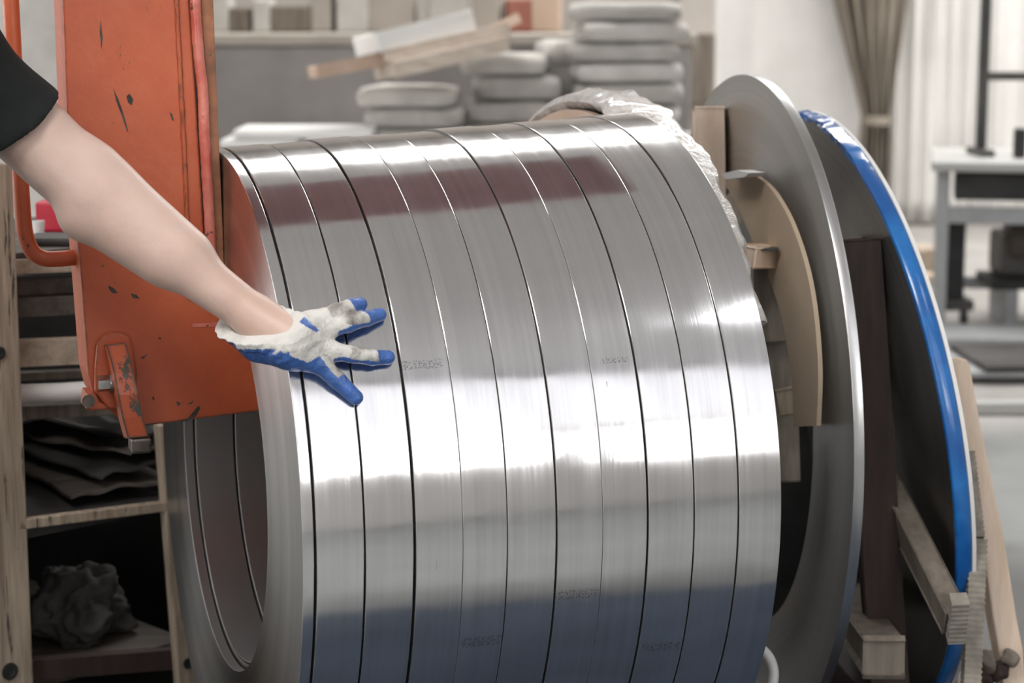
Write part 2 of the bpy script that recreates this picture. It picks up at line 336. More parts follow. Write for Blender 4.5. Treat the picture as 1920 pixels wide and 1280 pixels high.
def floor_mat():
    m, nt, b = new_mat('worn workshop floor'); g = NT(nt); tc = g.n('ShaderNodeTexCoord')
    nz = g.n('ShaderNodeTexNoise', i_Vector=tc.outputs['Object'], i_Scale=1.4, i_Detail=7., i_Roughness=.65)
    c1 = ramp(g, nz.outputs[0], [(.3, (.13, .135, .135)), (.5, (.20, .21, .205)), (.7, (.27, .28, .27))])
    c2 = ramp(g, nz.outputs[0], [(.3, (.25, .235, .22)), (.7, (.46, .44, .42))])
    sp = g.n('ShaderNodeSeparateXYZ', i_Vector=tc.outputs['Object']); f = g.n('ShaderNodeMapRange', i_Value=sp.outputs[1], i_1=6.9, i_2=7.3)
    mx = g.n('ShaderNodeMix', data_type='RGBA'); g.l(f.outputs[0], mx.inputs[0]); g.l(c1, mx.inputs[6]); g.l(c2, mx.inputs[7])
    ds = g.n('ShaderNodeVectorMath', operation='SUBTRACT', i_1=(.15, 3.75, 0)); g.l(tc.outputs['Object'], ds.inputs[0])  # near-black area round the coils, painted in to deepen the shade low down
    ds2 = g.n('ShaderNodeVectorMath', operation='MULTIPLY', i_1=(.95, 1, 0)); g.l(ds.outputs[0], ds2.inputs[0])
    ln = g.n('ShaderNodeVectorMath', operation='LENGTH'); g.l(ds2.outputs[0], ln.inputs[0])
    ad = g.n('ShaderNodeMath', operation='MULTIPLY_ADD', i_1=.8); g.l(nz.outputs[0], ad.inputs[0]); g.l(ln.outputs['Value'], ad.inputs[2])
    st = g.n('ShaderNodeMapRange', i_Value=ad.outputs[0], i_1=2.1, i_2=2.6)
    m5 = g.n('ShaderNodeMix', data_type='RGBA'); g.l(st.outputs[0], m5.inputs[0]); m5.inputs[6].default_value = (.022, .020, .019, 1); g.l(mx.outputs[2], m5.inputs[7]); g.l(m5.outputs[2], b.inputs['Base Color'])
    rr = g.n('ShaderNodeMapRange', i_Value=nz.outputs[0], i_3=.3, i_4=.6); g.l(rr.outputs[0], b.inputs['Roughness']); return m
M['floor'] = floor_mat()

# ------------------------------------------------------------ the hall
def struct(name, c, size, m, **k): return tag(box(name, c, size, m, bev=0, **k), kind='structure')
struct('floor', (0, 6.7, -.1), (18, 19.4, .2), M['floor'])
struct('wall_back', (0, 16.1, 3), (18, .2, 6.4), M['wall'])
struct('wall_left', (-8, 5, 3), (.2, 22, 6.4), M['walls'])
struct('wall_right', (8, 5, 3), (.2, 22, 6.4), M['walls'])
struct('wall_front', (0, -2.9, 3), (18, .2, 6.4), M['walls'])
struct('ceiling', (0, 5, 6.3), (18, 23, .2), M['walls'])
M['sky'] = emit('skylight glass', (.985, .99, 1), SKY_W); M['win'] = emit('daylit glazing', (1, .995, .985), WIN_W)
nw = 0
for (cx, cy, sx, sy) in [(-3.6, 2.0, 1.4, 4), (4.3, .5, .9, 1.3), (4.6, 11.8, 1.6, 2)]:
    nw += 1; tag(box('window_%d' % nw, (cx, cy, 6.18), (sx, sy, .04), M['sky'], bev=0), kind='structure')
M['win3'] = emit('side glazing', (1, .995, .985), 4.5)
M['win2'] = emit('hazy glazing', (1, .995, .985), 2.4)
for (cx, w, z0, z1) in [(2.85, 1.75, 2.05, 3.1), (5.3, 2.6, 1.7, 3.1), (-3.2, 1.8, 1.4, 3.0)]:
    nw += 1; w0 = tag(box('window_%d' % nw, (cx, -2.78, (z0 + z1) / 2), (w, .04, z1 - z0), M['win2'] if cx > 4 else M['win'], bev=0), kind='structure')
    for k in (-1, 0, 1):
        box('mullion', (cx + k * w / 2, -2.73, (z0 + z1) / 2), (.09, .06, z1 - z0 + .1), M['ladder'], w0, bev=0)
    box('transom', (cx, -2.73, z0 + (z1 - z0) * .62), (w, .06, .09), M['ladder'], w0, bev=0)

nw += 1; wl_ = tag(box('window_%d' % nw, (-7.88, 6.2, 1.75), (.04, 7.0, 1.9), M['win3'], bev=0), kind='structure')
for k in range(6): box('mullion', (-7.84, 2.7 + k * 1.4, 1.75), (.06, .08, 2.0), M['ladder'], wl_, bev=0)
nw += 1; wu_ = tag(box('window_%d' % nw, (3.9, -2.78, 4.65), (6.2, .04, 2.6), emit('added glow panel', (.95, .95, 1), .95), bev=0), kind='structure')  # glowing panel added high behind the camera to brighten the steel
for k in range(7): box('mullion', (.8 + k * 6.2 / 6, -2.73, 4.65), (.05, .05, 2.6), M['tableleg'], wu_, bev=0)
# low concrete wall and ledge far behind the coils
lw = tag(box('trim_1', P(530, 400, 9.6) * [1, 1, 0] + [0, .2, .66], (3.9, .4, 1.32), M['concrete'], bev=.01), kind='structure')
box('coping', P(530, 400, 9.6) * [1, 1, 0] + [0, .2, 1.35], (3.95, .46, .06), M['ledge'], lw, bev=.01)
# pier between the stacks and the curtain
pr = tag(box('trim_2', P(1308, 120, 12.0) * [1, 1, 0] + [0, .3, 1.7], (.22, .5, 3.4), M['wall'], bev=.01), kind='structure')
box('dark_panel', P(1310, 125, 11.8) * [1, 1, 0] + [0, .2, 1.14], (.20, .35, .42), M['woodgrey'], pr, bev=.01)

# curtains
def curtain(name, xs, Z, zt, zb, m, label, amp, freq, taper=None, kindn='curtain'):
    x0, x1 = [P(x, 200, Z)[0] for x in xs]; y0 = P(960, 200, Z)[1]; nx, nz = 140, 24; V = []; Fc = []
    for side in (0, 1):
        for j in range(nz + 1):
            z = zb + (zt - zb) * j / nz
            a, b_ = (x0, x1) if taper is None else taper(z)
            for i in range(nx + 1):
                t = i / nx; ph = freq * t * 2 * math.pi
                V.append((a + (b_ - a) * t, y0 + amp * math.sin(ph + .6 * math.sin(3 * t + z)) * (1 + .3 * math.sin(7 * t)) + .25 * amp * math.sin(2.3 * ph + z) + side * .012, z))
    n = (nx + 1) * (nz + 1)
    for side in (0, 1):
        for j in range(nz):
            for i in range(nx):
                q = side * n + j * (nx + 1) + i; Fc.append((q, q + 1, q + nx + 2, q + nx + 1))
    for j in range(nz):
        for i in (0, nx):
            q = j * (nx + 1) + i; Fc.append((q, q + nx + 1, q + nx + 1 + n, q + n))
    for i in range(nx):
        for j in (0, nz):
            q = j * (nx + 1) + i; Fc.append((q, q + 1, q + 1 + n, q + n))
    o = obj(name, V, Fc, m, None, True); return tag(o, label, 'curtain')
curtain('curtain', (1336, 1640), 13.8, 3.6, .03, M['curtw'], 'smooth white curtain hanging behind the two big disc coils', .02, 2.5)
curtain('curtain', (1655, 1822), 13.8, 3.6, .03, M['curtw'], 'white pleated curtain between the tied taupe drape and the dark frame', .04, 5)
curtain('curtain', (1826, 2200), 13.9, 3.6, .03, M['curtw'], 'white curtain at the far right behind the dark frame on the table', .03, 6)
zt_ = P(1640, 225, 13.5)[2]
def tp(z):
    xm = P(1643, 225, 13.5)[0]
    if z > zt_: w = .085 + (z - zt_) * .20 ; xm = xm - (z - zt_) * .07
    else: w = .085 + .02 * math.sin(z * 3)
    return xm - w, xm + w
dr = curtain('curtain', (1600, 1690), 13.5, 3.6, .03, M['curtt'], 'taupe curtain gathered and tied in the middle of the white curtains', .05, 6, tp)
lathe('tie_band', [(-.03, .085), (.03, .085), (.03, .092), (-.03, .092)], (P(1643, 225, 13.5)[0], P(1643, 225, 13.5)[1], zt_), Z3, M['curtt'], dr, seg=24)

# ------------------------------------------------------------ table, frame and clutter at the right
Zt = 9.3; tb0 = P(1752, 612, Zt); gx, gy = tb0[0], tb0[1]
T = thing('work_table', (gx, gy, 0), 'grey steel work table with a pale top at the right edge, far back', 'table')
zt = .79
box('tabletop', (gx + .87, gy + .35, zt), (1.82, .95, .045), M['tabletop'], T, bev=.006)
for dx, dy in ((.02, 0), (1.65, 0), (.02, .75), (1.65, .75)):
    box('leg', (gx + dx, gy + dy, zt / 2 - .012), (.055, .055, zt - .025), M['tableleg'], T, bev=.004)
box('rail', (gx + .85, gy, .56), (1.62, .04, .075), M['tableleg'], T); box('rail', (gx + .85, gy + .75, .15), (1.62, .04, .06), M['tableleg'], T)
box('drawer', (gx + .92, gy + .16, .69), (1.7, .35, .12), M['black'], T)
T.rotation_euler.z = -.2
fr = thing('equipment_stand', (P(1826, 270, 9.5)[0], gy + .3, zt + .025), 'dark metal frame with one upright and one crossbar standing on the table', 'frame')
fx = P(1826, 200, 9.6)[0]; fy = gy + .3; f0 = zt + .0225
box('upright', (fx, fy, f0 + .75), (.045, .04, 1.5), M['ladder'], fr); box('upright', (fx + .7, fy, f0 + .75), (.045, .04, 1.5), M['ladder'], fr)
box('crossbar', (fx + .35, fy, P(1850, 140, 9.6)[2]), (.66, .035, .04), M['ladder'], fr); box('foot', (fx, fy, f0 + .015), (.07, .3, .03), M['ladder'], fr)
tag(box('tool_block', (P(1908, 280, 9.3)[0], gy + .1, zt + .09), (.05, .06, .14), M['black'], bev=.008), 'small black upright tool on the table at the right edge', 'tool')
# black machine parts under the table
mc = thing('black_stand', (gx + .15, gy + .25, 0), 'black machine stand under the pale table, just right of its left leg', 'stand')
box('column', (gx + .13, gy + .25, .34), (.095, .10, .42), M['black'], mc, bev=.008); box('foot_plate', (gx + .10, gy + .25, .11), (.24, .16, .05), M['ladder'], mc)
for k in (-1, 1): lathe('wheel', [(-.012, .01), (.012, .01), (.012, .045), (-.012, .045)], (gx + .10 + k * .08, gy + .2, .045), X, M['black'], mc, seg=20)
bd = thing('motor_unit', (gx + .6, gy + .45, 0), 'dark motor unit lying under the table, right of the black stand', 'machine')
box('body', (gx + .62, gy + .42, .335), (.50, .3, .21), M['ladder'], bd, bev=.03, seg=2); box('base', (gx + .62, gy + .42, .2), (.6, .34, .05), M['black'], bd)
lathe('drum', [(-.2, .02), (.2, .02), (.2, .10), (-.2, .10)], (gx + .6, gy + .33, .40), X, M['wooddark'], bd, seg=24, sm=30)
for k in (-1, 1): box('skid', (gx + .62 + k * .2, gy + .42, .088), (.06, .34, .17), M['tableleg'], bd)
for i, (x, y, w, h, d, mm, lb) in enumerate([
    (1698, 428, .14, .13, .2, 'woodgrey', 'small brown wood offcut on the floor left of the table, nearest the curtain'),
    (1728, 436, .16, .17, .25, 'woodh', 'larger brown wood block on the floor beside the table leg'),
    (1716, 446, .20, .06, .3, 'cream', 'flat cardboard scrap lying before the brown wood blocks')]):
    p = P(x, y + 18, 11.6 - i * .3); tag(box('wood_offcut' if i < 2 else 'cardboard_scrap', (p[0], p[1], h / 2), (w, d, h), M[mm], rz=.3 * i, bev=.006), lb, 'wood block' if i < 2 else 'cardboard')
# pile of flat dark sheets and a curb lower right
def ground(x, y):
    d = ray(x, y); t = -CH / d[2]; return CAM + d * t
g1 = ground(1850, 705)
for i in range(3):
    tag(box('steel_sheet', (g1[0] + .25 + .03 * i, g1[1] + .1, .012 + .026 * i), (.95 - .1 * i, .55, .022), M['sheet'] if i != 1 else M['tableleg'], rz=.05 * (i - 1), bev=.002),
        ['lowest of the three dark sheets on the floor right of the pale timber', 'middle grey sheet in the small pile on the floor at the right', 'top dark sheet of the small pile on the floor at the right'][i], 'metal sheet', 'floor sheets at the right')
g2 = ground(1870, 775)
tag(box('pipe_rail', (g2[0] + .3, g2[1], .025), (1.3, .07, .05), M['tabletop'], rz=.02, bev=.012, seg=2), 'pale rail lying across the floor at the right edge', 'rail')
g3 = ground(1800, 660)
tag(box('flat_carton', (g3[0] + .35, g3[1] + .2, .03), (.8, .4, .06), M['tableleg'], rz=-.1, bev=.006), 'flat grey carton on the floor below the table', 'carton')

# ------------------------------------------------------------ grey stacks behind
pz = P(700, 250, 8.6)[2]
px0, px1 = P(430, 240, 8.4)[0], P(1330, 240, 8.4)[0]; py = P(900, 250, 8.4)[1]
plin = tag(box('platform', ((px0 + px1) / 2, py + .35, (pz - .03) / 2), (px1 - px0, 1.0, pz - .03), M['concrete'], bev=.01), 'long grey platform carrying the stacks behind the coils', 'platform')
def sack(name, c, sx, sy, sz, m, rz, label, cat='sack', group=None):
    a = rotz(rz); b = box_bm(c, *a, sx, sy, sz, 0); bmesh.ops.subdivide_edges(b, edges=b.edges[:], cuts=5, use_grid_fill=True)
    sd = random.random() * 50
    for v in b.verts:
        q = np.array(v.co) - c; u, w, h = q @ a[0] / (sx / 2), q @ a[1] / (sy / 2), q @ a[2] / (sz / 2)
        k = (1 - abs(u) ** 8 * .22) * (1 - abs(w) ** 8 * .2); rr = 1 - .06 * abs(u * w) ** 2 - .05 * abs(h) ** 2
        nn = noise.noise(Vector((u * 1.4 + sd, w * 1.4, h)))
        if h < 0: k = max(k, .86)
        n2 = np.array(c) + a[0] * (u * rr * sx / 2) + a[1] * (w * rr * sy / 2) + a[2] * (h * k * sz / 2 + (nn * .006 if h > 0 else 0))
        v.co = Vector(n2)
    return tag(objbm(name, b, m, None, True), label, cat, group)
ordn = ['lowest', 'second from bottom', 'third from bottom', 'fourth from bottom', 'fifth from bottom', 'sixth from bottom', 'seventh from bottom', 'top']
def stack(xc, wpx, ys, Z, side, mats, depth=.42):
    p = P(xc, 240, Z); w = wpx * Z / F; z = pz - .03
    tot = len(ys)
    for i, t in enumerate(ys):
        h = t * Z / F / .99
        nm = 'top' if i == tot - 1 else ordn[i]
        sack('paper_sack', (p[0] + random.uniform(-.03, .03), p[1] + .2, z + h / 2), w * random.uniform(.95, 1.03), depth, h * .985, M[mats[i % len(mats)]], random.uniform(-.13, .13),
             '%s grey sack of the %s stack behind the steel coils' % (nm, side), 'sack', 'grey sacks of the %s stack' % side)
        z += h
    return z
stack(777, 188, [30, 38, 40], 8.3, 'left', ['sack2', 'sack2', 'sack'])
zb_ = stack(955, 172, [34, 42, 46, 40], 8.5, 'middle', ['sack2', 'sack2', 'sack2', 'sack'])
stack(1178, 215, [30, 38, 40, 38, 36, 40, 34], 8.5, 'tall right', ['sack2', 'sack'])
sack('paper_sack', P(1062, 95, 8.7) + [0, .2, 0], .22, .35, .09, M['sack'], .2, 'loose pale sack leaning between the middle and tall stacks', 'sack')
box('prop_block', P(1062, 170, 8.75) + [0, .2, -.03], (.18, .3, .28), M['sack2'], None, bev=.01)
tag(bpy.data.objects['prop_block'], 'grey block wedged between the middle and tall stacks', 'block')
for i, (xa, xb, dz) in enumerate([(415, 560, 0), (440, 700, .04)]):
    a, b_ = P(xa, 262, 8.1), P(xb, 262, 8.1)
    tag(box('white_board', ((a[0] + b_[0]) / 2, a[1] + .15, pz - .03 + .02 + dz), (b_[0] - a[0], .4, .036), M['white'], bev=.008), ['lower white board lying left on the grey platform', 'upper white board lying on the grey platform left of the stacks'][i], 'board')
# boards thrown over the left and middle stacks
def board(name, a, b_, Z, thick, m, label, dep=.16):
    p, q = P(*a, Z), P(*b_, Z + .15); w = thick * Z / F
    return tag(bar(name, p, q, dep, w, m, None, wdir=Y, bev=.004), label, 'board')
board('wooden_board', (588, 136), (762, 103), 8.05, 20, M['tanface'], 'short brown board sticking out left of the leaning boards', .12)
board('wooden_board', (722, 134), (930, 86), 8.12, 26, M['plank'], 'lowest long tan board laid slanting over the left sack stack', .3)
board('wooden_board', (712, 108), (935, 60), 8.14, 24, M['plank'], 'middle tan board in the slanting pile over the left sack stack', .26)
board('wooden_board', (688, 84), (862, 42), 8.16, 34, M['white'], 'white topmost board of the slanting pile on the left stack', .3)
board('wooden_board', (905, 66), (958, 40), 8.35, 16, M['tanface'], 'short light board end poking out right of the slanting pile', .1)
# odds and ends on the far ledge
lz = 1.38; ly = P(500, 60, 9.6)[1] + .2
for i, (x, w, h, mm, nm, lb, ct) in enumerate([
    (412, .10, .40, 'sack', 'pale_drum', 'pale narrow box on the far ledge beside the orange mast', 'box'),
    (447, .10, .12, 'woodgrey', 'dark_crate', 'dark low crate on the far ledge near the orange mast', 'crate'),
    (492, .09, .16, 'sack', 'pale_bundle', 'small pale bundle on the far ledge', 'bundle'),
    (545, .20, .13, 'woodgrey', 'dark_box', 'long dark box on the far ledge, left part', 'box'),
    (604, .10, .22, 'ledge', 'beige_box', 'beige box on the far ledge above the grey wall', 'box'),
    (660, .16, .26, 'sack', 'white_can', 'whitish can on the far ledge left of the white board', 'can'),
    (735, .22, .2, 'ledge', 'beige_carton', 'beige carton on the far ledge above the white board', 'carton'),
    (840, .20, .22, 'sack2', 'grey_carton', 'grey carton on the far ledge', 'carton'),
    (915, .13, .26, 'ledge', 'tan_carton', 'tan carton on the far ledge left of the brick red box', 'carton'),
    (972, .12, .16, 'brick', 'red_box', 'brick red box on the far ledge above the middle stack', 'box'),
    (1025, .14, .26, 'tanface', 'tan_crate', 'tan crate on the far ledge right of the brick red box', 'crate')]):
    x_ = P(x, 30, 9.7)[0]; tag(box(nm, (x_, ly, lz + h / 2), (w, .2, h), M[mm], rz=.1 * math.sin(i * 3), bev=.01), lb, ct)
tag(box('tarpaulin_wall', P(80, 200, 9.0) * [1, 1, 0] + [-.2, .2, 1.1], (1.6, .3, 2.2), M['sack'], bev=.02), 'pale grey packing case far behind the orange mast at the left', 'case')

# ------------------------------------------------------------ the front row of slit coils
bounds = [0, .0179, .088, .1594, .2292, .295, .368, .4376, .5066, .5787, .6487, .7164]
gaps = [0, .0030, .0032, .0026, .0008, .0008, .0014, .0010, .0016, .0026, .0012, 0]
marks = {1: [(2.13, .016, .004, .066, 'ink')], 3: [(1.09, .013, .0, .06, 'ink'), (1.63, .05, .028, .0305, 'scr')], 4: [(1.857, .016, .004, .068, 'ink')],
         6: [(1.736, .014, .004, .066, 'ink')], 7: [(1.21, .035, .02, .0225, 'scr'), (1.12, .008, .02, .06, 'ink')], 8: [(1.92, .013, .006, .066, 'ink')]}
where = ['very narrow steel coil at the left end of the row, against the orange mast',
         'shiny steel strip coil second from left, under the palm and thumb of the glove',
         'shiny steel strip coil third from left, touched by the outstretched gloved fingertips',
         'shiny steel strip coil fourth from left, just right of the fingertips, with a thin scratch',
         'shiny steel strip coil fifth from left, with a dark ink mark low down',
         'shiny steel strip coil sixth from left, in the exact middle of the row',
         'shiny steel strip coil seventh from left, with a faint ink line below its bright band',
         'shiny steel strip coil fourth from the right end, with a short dark scratch',
         'shiny steel strip coil third from the right end, with a faint ink mark low down',
         'shiny steel strip coil second from the right end of the row',
         'shiny steel strip coil at the right end of the row, nearest the wrapped coil']
face0 = coil_face('wound strip edge', C0, AX)
NC = 11
for i in range(NC):
    s0, s1 = bounds[i] + gaps[i] / 2, bounds[i + 1] - gaps[i + 1] / 2
    w = s1 - s0; e = min(.0012, w * .1)
    r0, r1 = Rs(s0), Rs(s1)
    st = [0, .0008, -.0007, .0012, .0, -.0012, .0012, -.0005, .0009, -.001, .0006][i]
    rb = .3166 if i == 0 else .3085 + .002 * math.sin(i * 2.1)
    cr = .00010
    prof = [(s0, rb + .001), (s0, r0 - e + st)]
    outer = [(s0 + e * .3, r0 - e * .3 + st), (s0 + e, r0 + st)] + [(s0 + w * t, r0 + (r1 - r0) * t + cr * 4 * t * (1 - t) + st) for t in (.25, .5, .75)] + [(s1 - e, r1 + st), (s1 - e * .3, r1 - e * .3 + st)]
    prof = prof + outer + [(s1, r1 - e + st), (s1, rb + .001), (s1 - e, rb), (s0 + e, rb)]
    tl = [(0, 0), (.5, -.3), (-.4, .5), (.3, .6), (-.6, -.2), (.2, -.6), (.5, .4), (-.5, .2), (.4, -.5), (-.3, .5), (.2, .3)][i]
    m0 = steel('polished steel strip', i + 1, [(a, b_, s0 + c_, s0 + d_, k) for a, b_, c_, d_, k in marks.get(i, [])])
    o = lathe('steel_coil', prof, C0, AX + (AY * tl[0] + AZ * tl[1]) * .0012, m0, None, seg=288, sm=12, uv=True)
    o.data.materials.append(face0); o.data.materials.append(M['bore'])
    for f in o.data.polygons:
        n = f.normal; d = abs(n.x * AX[0] + n.y * AX[1])
        if d > .75: f.material_index = 1
        else:
            c = np.array(f.center) - C0; c = c - (c @ AX) * AX
            if np.linalg.norm(c) < .40: f.material_index = 2
    lb = where[i]
    tag(o, lb, 'steel coil', 'slit steel coils hanging on the orange hook')
    if i == 1:   # loose inner end of the strip lying in the bore
        V = []; Fc = []; n = 40
        for k in range(n + 1):
            a = math.radians(250 - 75 * k / n); rr = rb - .004 - .012 * (1 - k / n) ** 2
            d = AZ * math.cos(a - math.pi / 2 - math.pi / 2) * 0 + AY * math.sin(a) * -1 * -1 + AZ * math.cos(a)
            for (ss, dr_) in ((s0 + .001, 0), (s1 - .001, 0), (s1 - .001, -.0015), (s0 + .001, -.0015)): V.append(C0 + AX * ss + d * (rr + dr_))
        for k in range(n):
            for j in range(4): Fc.append((k * 4 + j, k * 4 + (j + 1) % 4, k * 4 + 4 + (j + 1) % 4, k * 4 + 4 + j))
        Fc += [(0, 1, 2, 3), (n * 4 + 3, n * 4 + 2, n * 4 + 1, n * 4)]
        obj('strip_end', V, Fc, M['bore'], o, 30)

# ------------------------------------------------------------ orange C-hook carrying the coils
HK = thing('coil_hook', L(-.12, 0, 1.2), 'scratched orange lifting hook whose arm enters the steel coils', 'lifting hook')
YP = -.05; pn = AY; pp = L(0, YP, 0)
def hp(x, y, off=0.): return onplane(x, y, pp + AY * off, pn)
front = [(115, -60), (125, 205), (141, 400), (154, 556), (160, 634), (165, 700), (176, 742), (206, 770), (236, 797), (274, 798), (483, 771)]
pts = [hp(*q) for q in front]
a_end = L(.70, YP, (pts[-1] - C0)[2] + .012)                # arm runs on through the bore
top = L(.70, YP, .20)
armtop = L(.0 , YP, .292); a2 = L(.6, YP, .292)
cr = hp(372, 240); mast_r = [L(-.03, YP, .292), hp(383, 437), hp(372, 245), hp(356, 0), hp(352, -60)]
outline = pts + [a_end, top, a2, armtop] + mast_r
# extend the mast up out of frame
upL = pts[0] + (pts[0] - pts[1]) / np.linalg.norm(pts[0] - pts[1]) * .45; upR = mast_r[-1] + AZ * .45
outline = [upL] + outline[1:-1] + [upR]
prism('mast_plate', outline, AY, .1, M['orange'], HK, bev=.003)
def hpo_(x, y): return hp(x, y, -.0004)
# right flange: pink weld edge and brown wear plate
def strip(name, ptsL, ptsR, t, m, off):
    P1 = [hp(x, y, off) for x, y in ptsL] + [hp(x, y, off) for x, y in ptsR[::-1]]
    return prism(name, P1, AY, t, m, HK, bev=.002)
strip('wear_plate', [(374, -60), (376, 0), (390, 245), (401, 437), (406, 560)], [(399, -60), (400, 0), (410, 245), (417, 400), (423, 560)], .13, M['rust'], -.006)
wl = [(363, -60), (366, 0), (371, 80), (381, 180), (383, 245), (388, 330), (394, 437), (399, 560)]
wb = tube('weld_seam', catmull([hp(x, y, -.008) for x, y in wl], 12), .0085, M['weld'], HK, seg=10, rj=.12)
tube('weld_seam', catmull([hp(x, y, -.001) for x, y in [(329, -60), (331, 0), (336, 100), (344, 260), (352, 437), (356, 560)]], 12), .004, M['orange'], HK, seg=8, rj=.3)
chips = [[(189, 36), (191, 58), (193, 72), (190, 92), (188, 70), (187, 60)], [(237, 180), (243, 176), (250, 186), (247, 198), (240, 192)], [(203, 535), (214, 540), (221, 549), (212, 550), (205, 543)],
 [(245, 550), (256, 552), (262, 560), (250, 559)], [(153, 440), (163, 446), (172, 456), (162, 454)], [(212, 164), (222, 186), (232, 214), (241, 248), (238, 246), (228, 216), (218, 190)], [(318, 210), (323, 214), (327, 228), (322, 224)],
 [(335, 790), (352, 784), (372, 760), (376, 765), (366, 782), (352, 789)], [(168, 440), (180, 452), (176, 456)], [(284, 742), (290, 746), (288, 752)], [(330, 752), (340, 756), (334, 762)], [(350, 758), (364, 750), (360, 757)], [(296, 632), (303, 633), (300, 637)], [(262, 672), (278, 662), (270, 672)]]
for c_ in chips: prism('paint_chip', [hpo_(x, y) for x, y in c_], AY, .0004, M['darkmetal'], HK)
# upper arm of the C, above the coils and out of the picture
cz = 1.02
prism('top_arm', [L(-.33, -.05, cz), L(-.30, -.05, cz + .26), L(.62, -.05, cz + .26), L(.72, -.05, cz + .1), L(.72, -.05, cz)], AY, .1, M['orange'], HK, bev=.003)
box('flange', L(.2, 0, cz - .01), (1.15, .34, .02), basic('maroon flange', (.40, .25, .25), (.48, .30, .30), .7), HK, axes=(AX, AY, AZ))
prism('lifting_eye', [L(.2, -.02, cz + .25), L(.22, -.02, cz + .42), L(.36, -.02, cz + .42), L(.38, -.02, cz + .25)], AY, .04, M['orange'], HK, bev=.004)
# round bar handle
hpts = [hp(16, -60, .05), hp(20, 0, .05), hp(27, 130, .05), hp(36, 290, .05), hp(43, 400, .05), hp(48, 440, .05), hp(60, 470, .05), hp(82, 484, .05), hp(110, 485, .05), hp(146, 482, .05)]
tube('handle', [hpts[0] + AZ * .3 + AX * .1, hpts[0] + AZ * .27] + catmull(hpts, 8), .0125, M['orange'], HK, seg=16)
# boss, lever and bolt at the lower left corner
def hpo(x, y, o): return hp(x, y, -o)
boss = [(178, 735), (178, 690), (182, 645), (195, 628), (219, 622), (242, 629), (250, 650), (258, 700), (256, 735), (240, 768), (205, 768)]
prism('boss_pad', [hpo(x, y, .012) for x, y in boss], AY, .014, M['orange'], HK, bev=.004)
lev_l = [(199, 646), (206, 668), (214, 700), (221, 740), (230, 785), (240, 822)]; lev_r = [(236, 642), (243, 668), (250, 700), (259, 740), (268, 780), (279, 818)]
offs = [.016, .026, .036, .042, .042, .038]
V = []; Fc = []
for (a, b_, o) in zip(lev_l, lev_r, offs):
    V += [hpo(*a, o + .012), hpo(*b_, o + .012), hpo(b_[0] - 3, b_[1], o - .022), hpo(a[0] - 8, a[1], o - .022)]
for k in range(5):
    for j in range(4): Fc.append((k * 4 + j, k * 4 + (j + 1) % 4, k * 4 + 4 + (j + 1) % 4, k * 4 + 4 + j))
Fc += [(0, 1, 2, 3), (23, 22, 21, 20)]
lv = obj('lever', V, Fc, M['orange'], HK); bm = bmesh.new(); bm.from_mesh(lv.data); bmesh.ops.bevel(bm, geom=[e for e in bm.edges if e.calc_face_angle(0) > .5], offset=.0018, segments=2, affect='EDGES'); bm.to_mesh(lv.data); bm.free()
e0 = hpo(261, 822, .03); box('worn_tip', hpo(262, 832, .034), (.031, .036, .024), M['darkmetal'], lv, axes=(AX, AY, AZ), bev=.004, seg=2)
bc = hpo(190, 719, .012)
bt = lathe('bolt', [(-.006, .0), (-.006, .013), (.012, .013), (.012, 0)], bc, AX, M['bolt'], HK, seg=6, sm=None)
lathe('washer', [(.012, .004), (.012, .016), (.016, .016), (.016, .004)], bc, AX, M['bolt'], bt, seg=24)
prism('corner_bracket', [hp(164, 738, -.004), hp(161, 768, -.004), (hp(176, 770, -.004)), hp(205, 768, -.004), hp(206, 757, -.004), hp(188, 754, -.004), hp(182, 738, -.004)], AY, .06, M['orange'], HK, bev=.003)
tube('pin', [hpo(166, 752, -.0), hpo(166, 752, .03)], .010, M['darkmetal'], HK, seg=14)
# white chalk scratch on the plate
prism('paint_scrape', [hpo(361, 607, .0008), hpo(361, 613, .0008), hpo(410, 612, .0008), hpo(425, 607, .0008), hpo(405, 604, .0008)], AY, .0006, M['weld'], HK)

# ------------------------------------------------------------ disc coils behind, wrapped coil
def disc(name, c, yaw, el, R, rb, t, mface, mrim, label, cat='steel coil', steps=((0, 0),), parent=None, seg=240):
    a = np.array([math.cos(yaw) * math.cos(el), math.sin(yaw) * math.cos(el), math.sin(el)])
    prof = [(0, rb)]
    # slightly stepped winding on the face
    rr = [rb, rb + (R - rb) * .35, rb + (R - rb) * .36, rb + (R - rb) * .62, rb + (R - rb) * .63, R - .0012]
    ss = [0, 0, .0008, .0008, .0003, .0003]
    prof = list(zip(ss, rr)) + [(.002, R), (t - .001, R), (t, R - .001), (t, rb)]
    o = lathe(name, prof, c, a, mrim, parent, seg=seg, sm=40)
    o.data.materials.append(mface)
    for f in o.data.polygons:
        if abs(np.dot(f.normal, a)) > .75: f.material_index = 1
    if label: tag(o, label, cat)
    return o, a
M['rim'] = basic('bare steel rim', (.52, .52, .52), (.66, .66, .66), .3, 1., scale=5)
cA = np.array([.449, 3.828, CH - .757]); aA = np.array([math.cos(.1787) * math.cos(.0115), math.sin(.1787) * math.cos(.0115), math.sin(.0115)])
mA = coil_face('dull wound edge', cA, aA, (.40, .40, .395), (.58, .58, .57), .36, 120.)
oA, aA = disc('disc_coil', cA, .1787, .0115, .632, .425, .0185, mA, M['rim'], 'tall thin bare steel disc coil standing right of the row of coils')
kB = 4.05 / 3.9; cB = np.array([.626 * kB, 3.823 * kB, CH - .782 * kB]); RB = .5853 * kB
aB = np.array([math.cos(.1869) * math.cos(.1428), math.sin(.1869) * math.cos(.1428), math.sin(.1428)])
mB = coil_face('dark wound edge', cB, aB, (.20, .195, .19), (.36, .35, .34), .34, 100.)
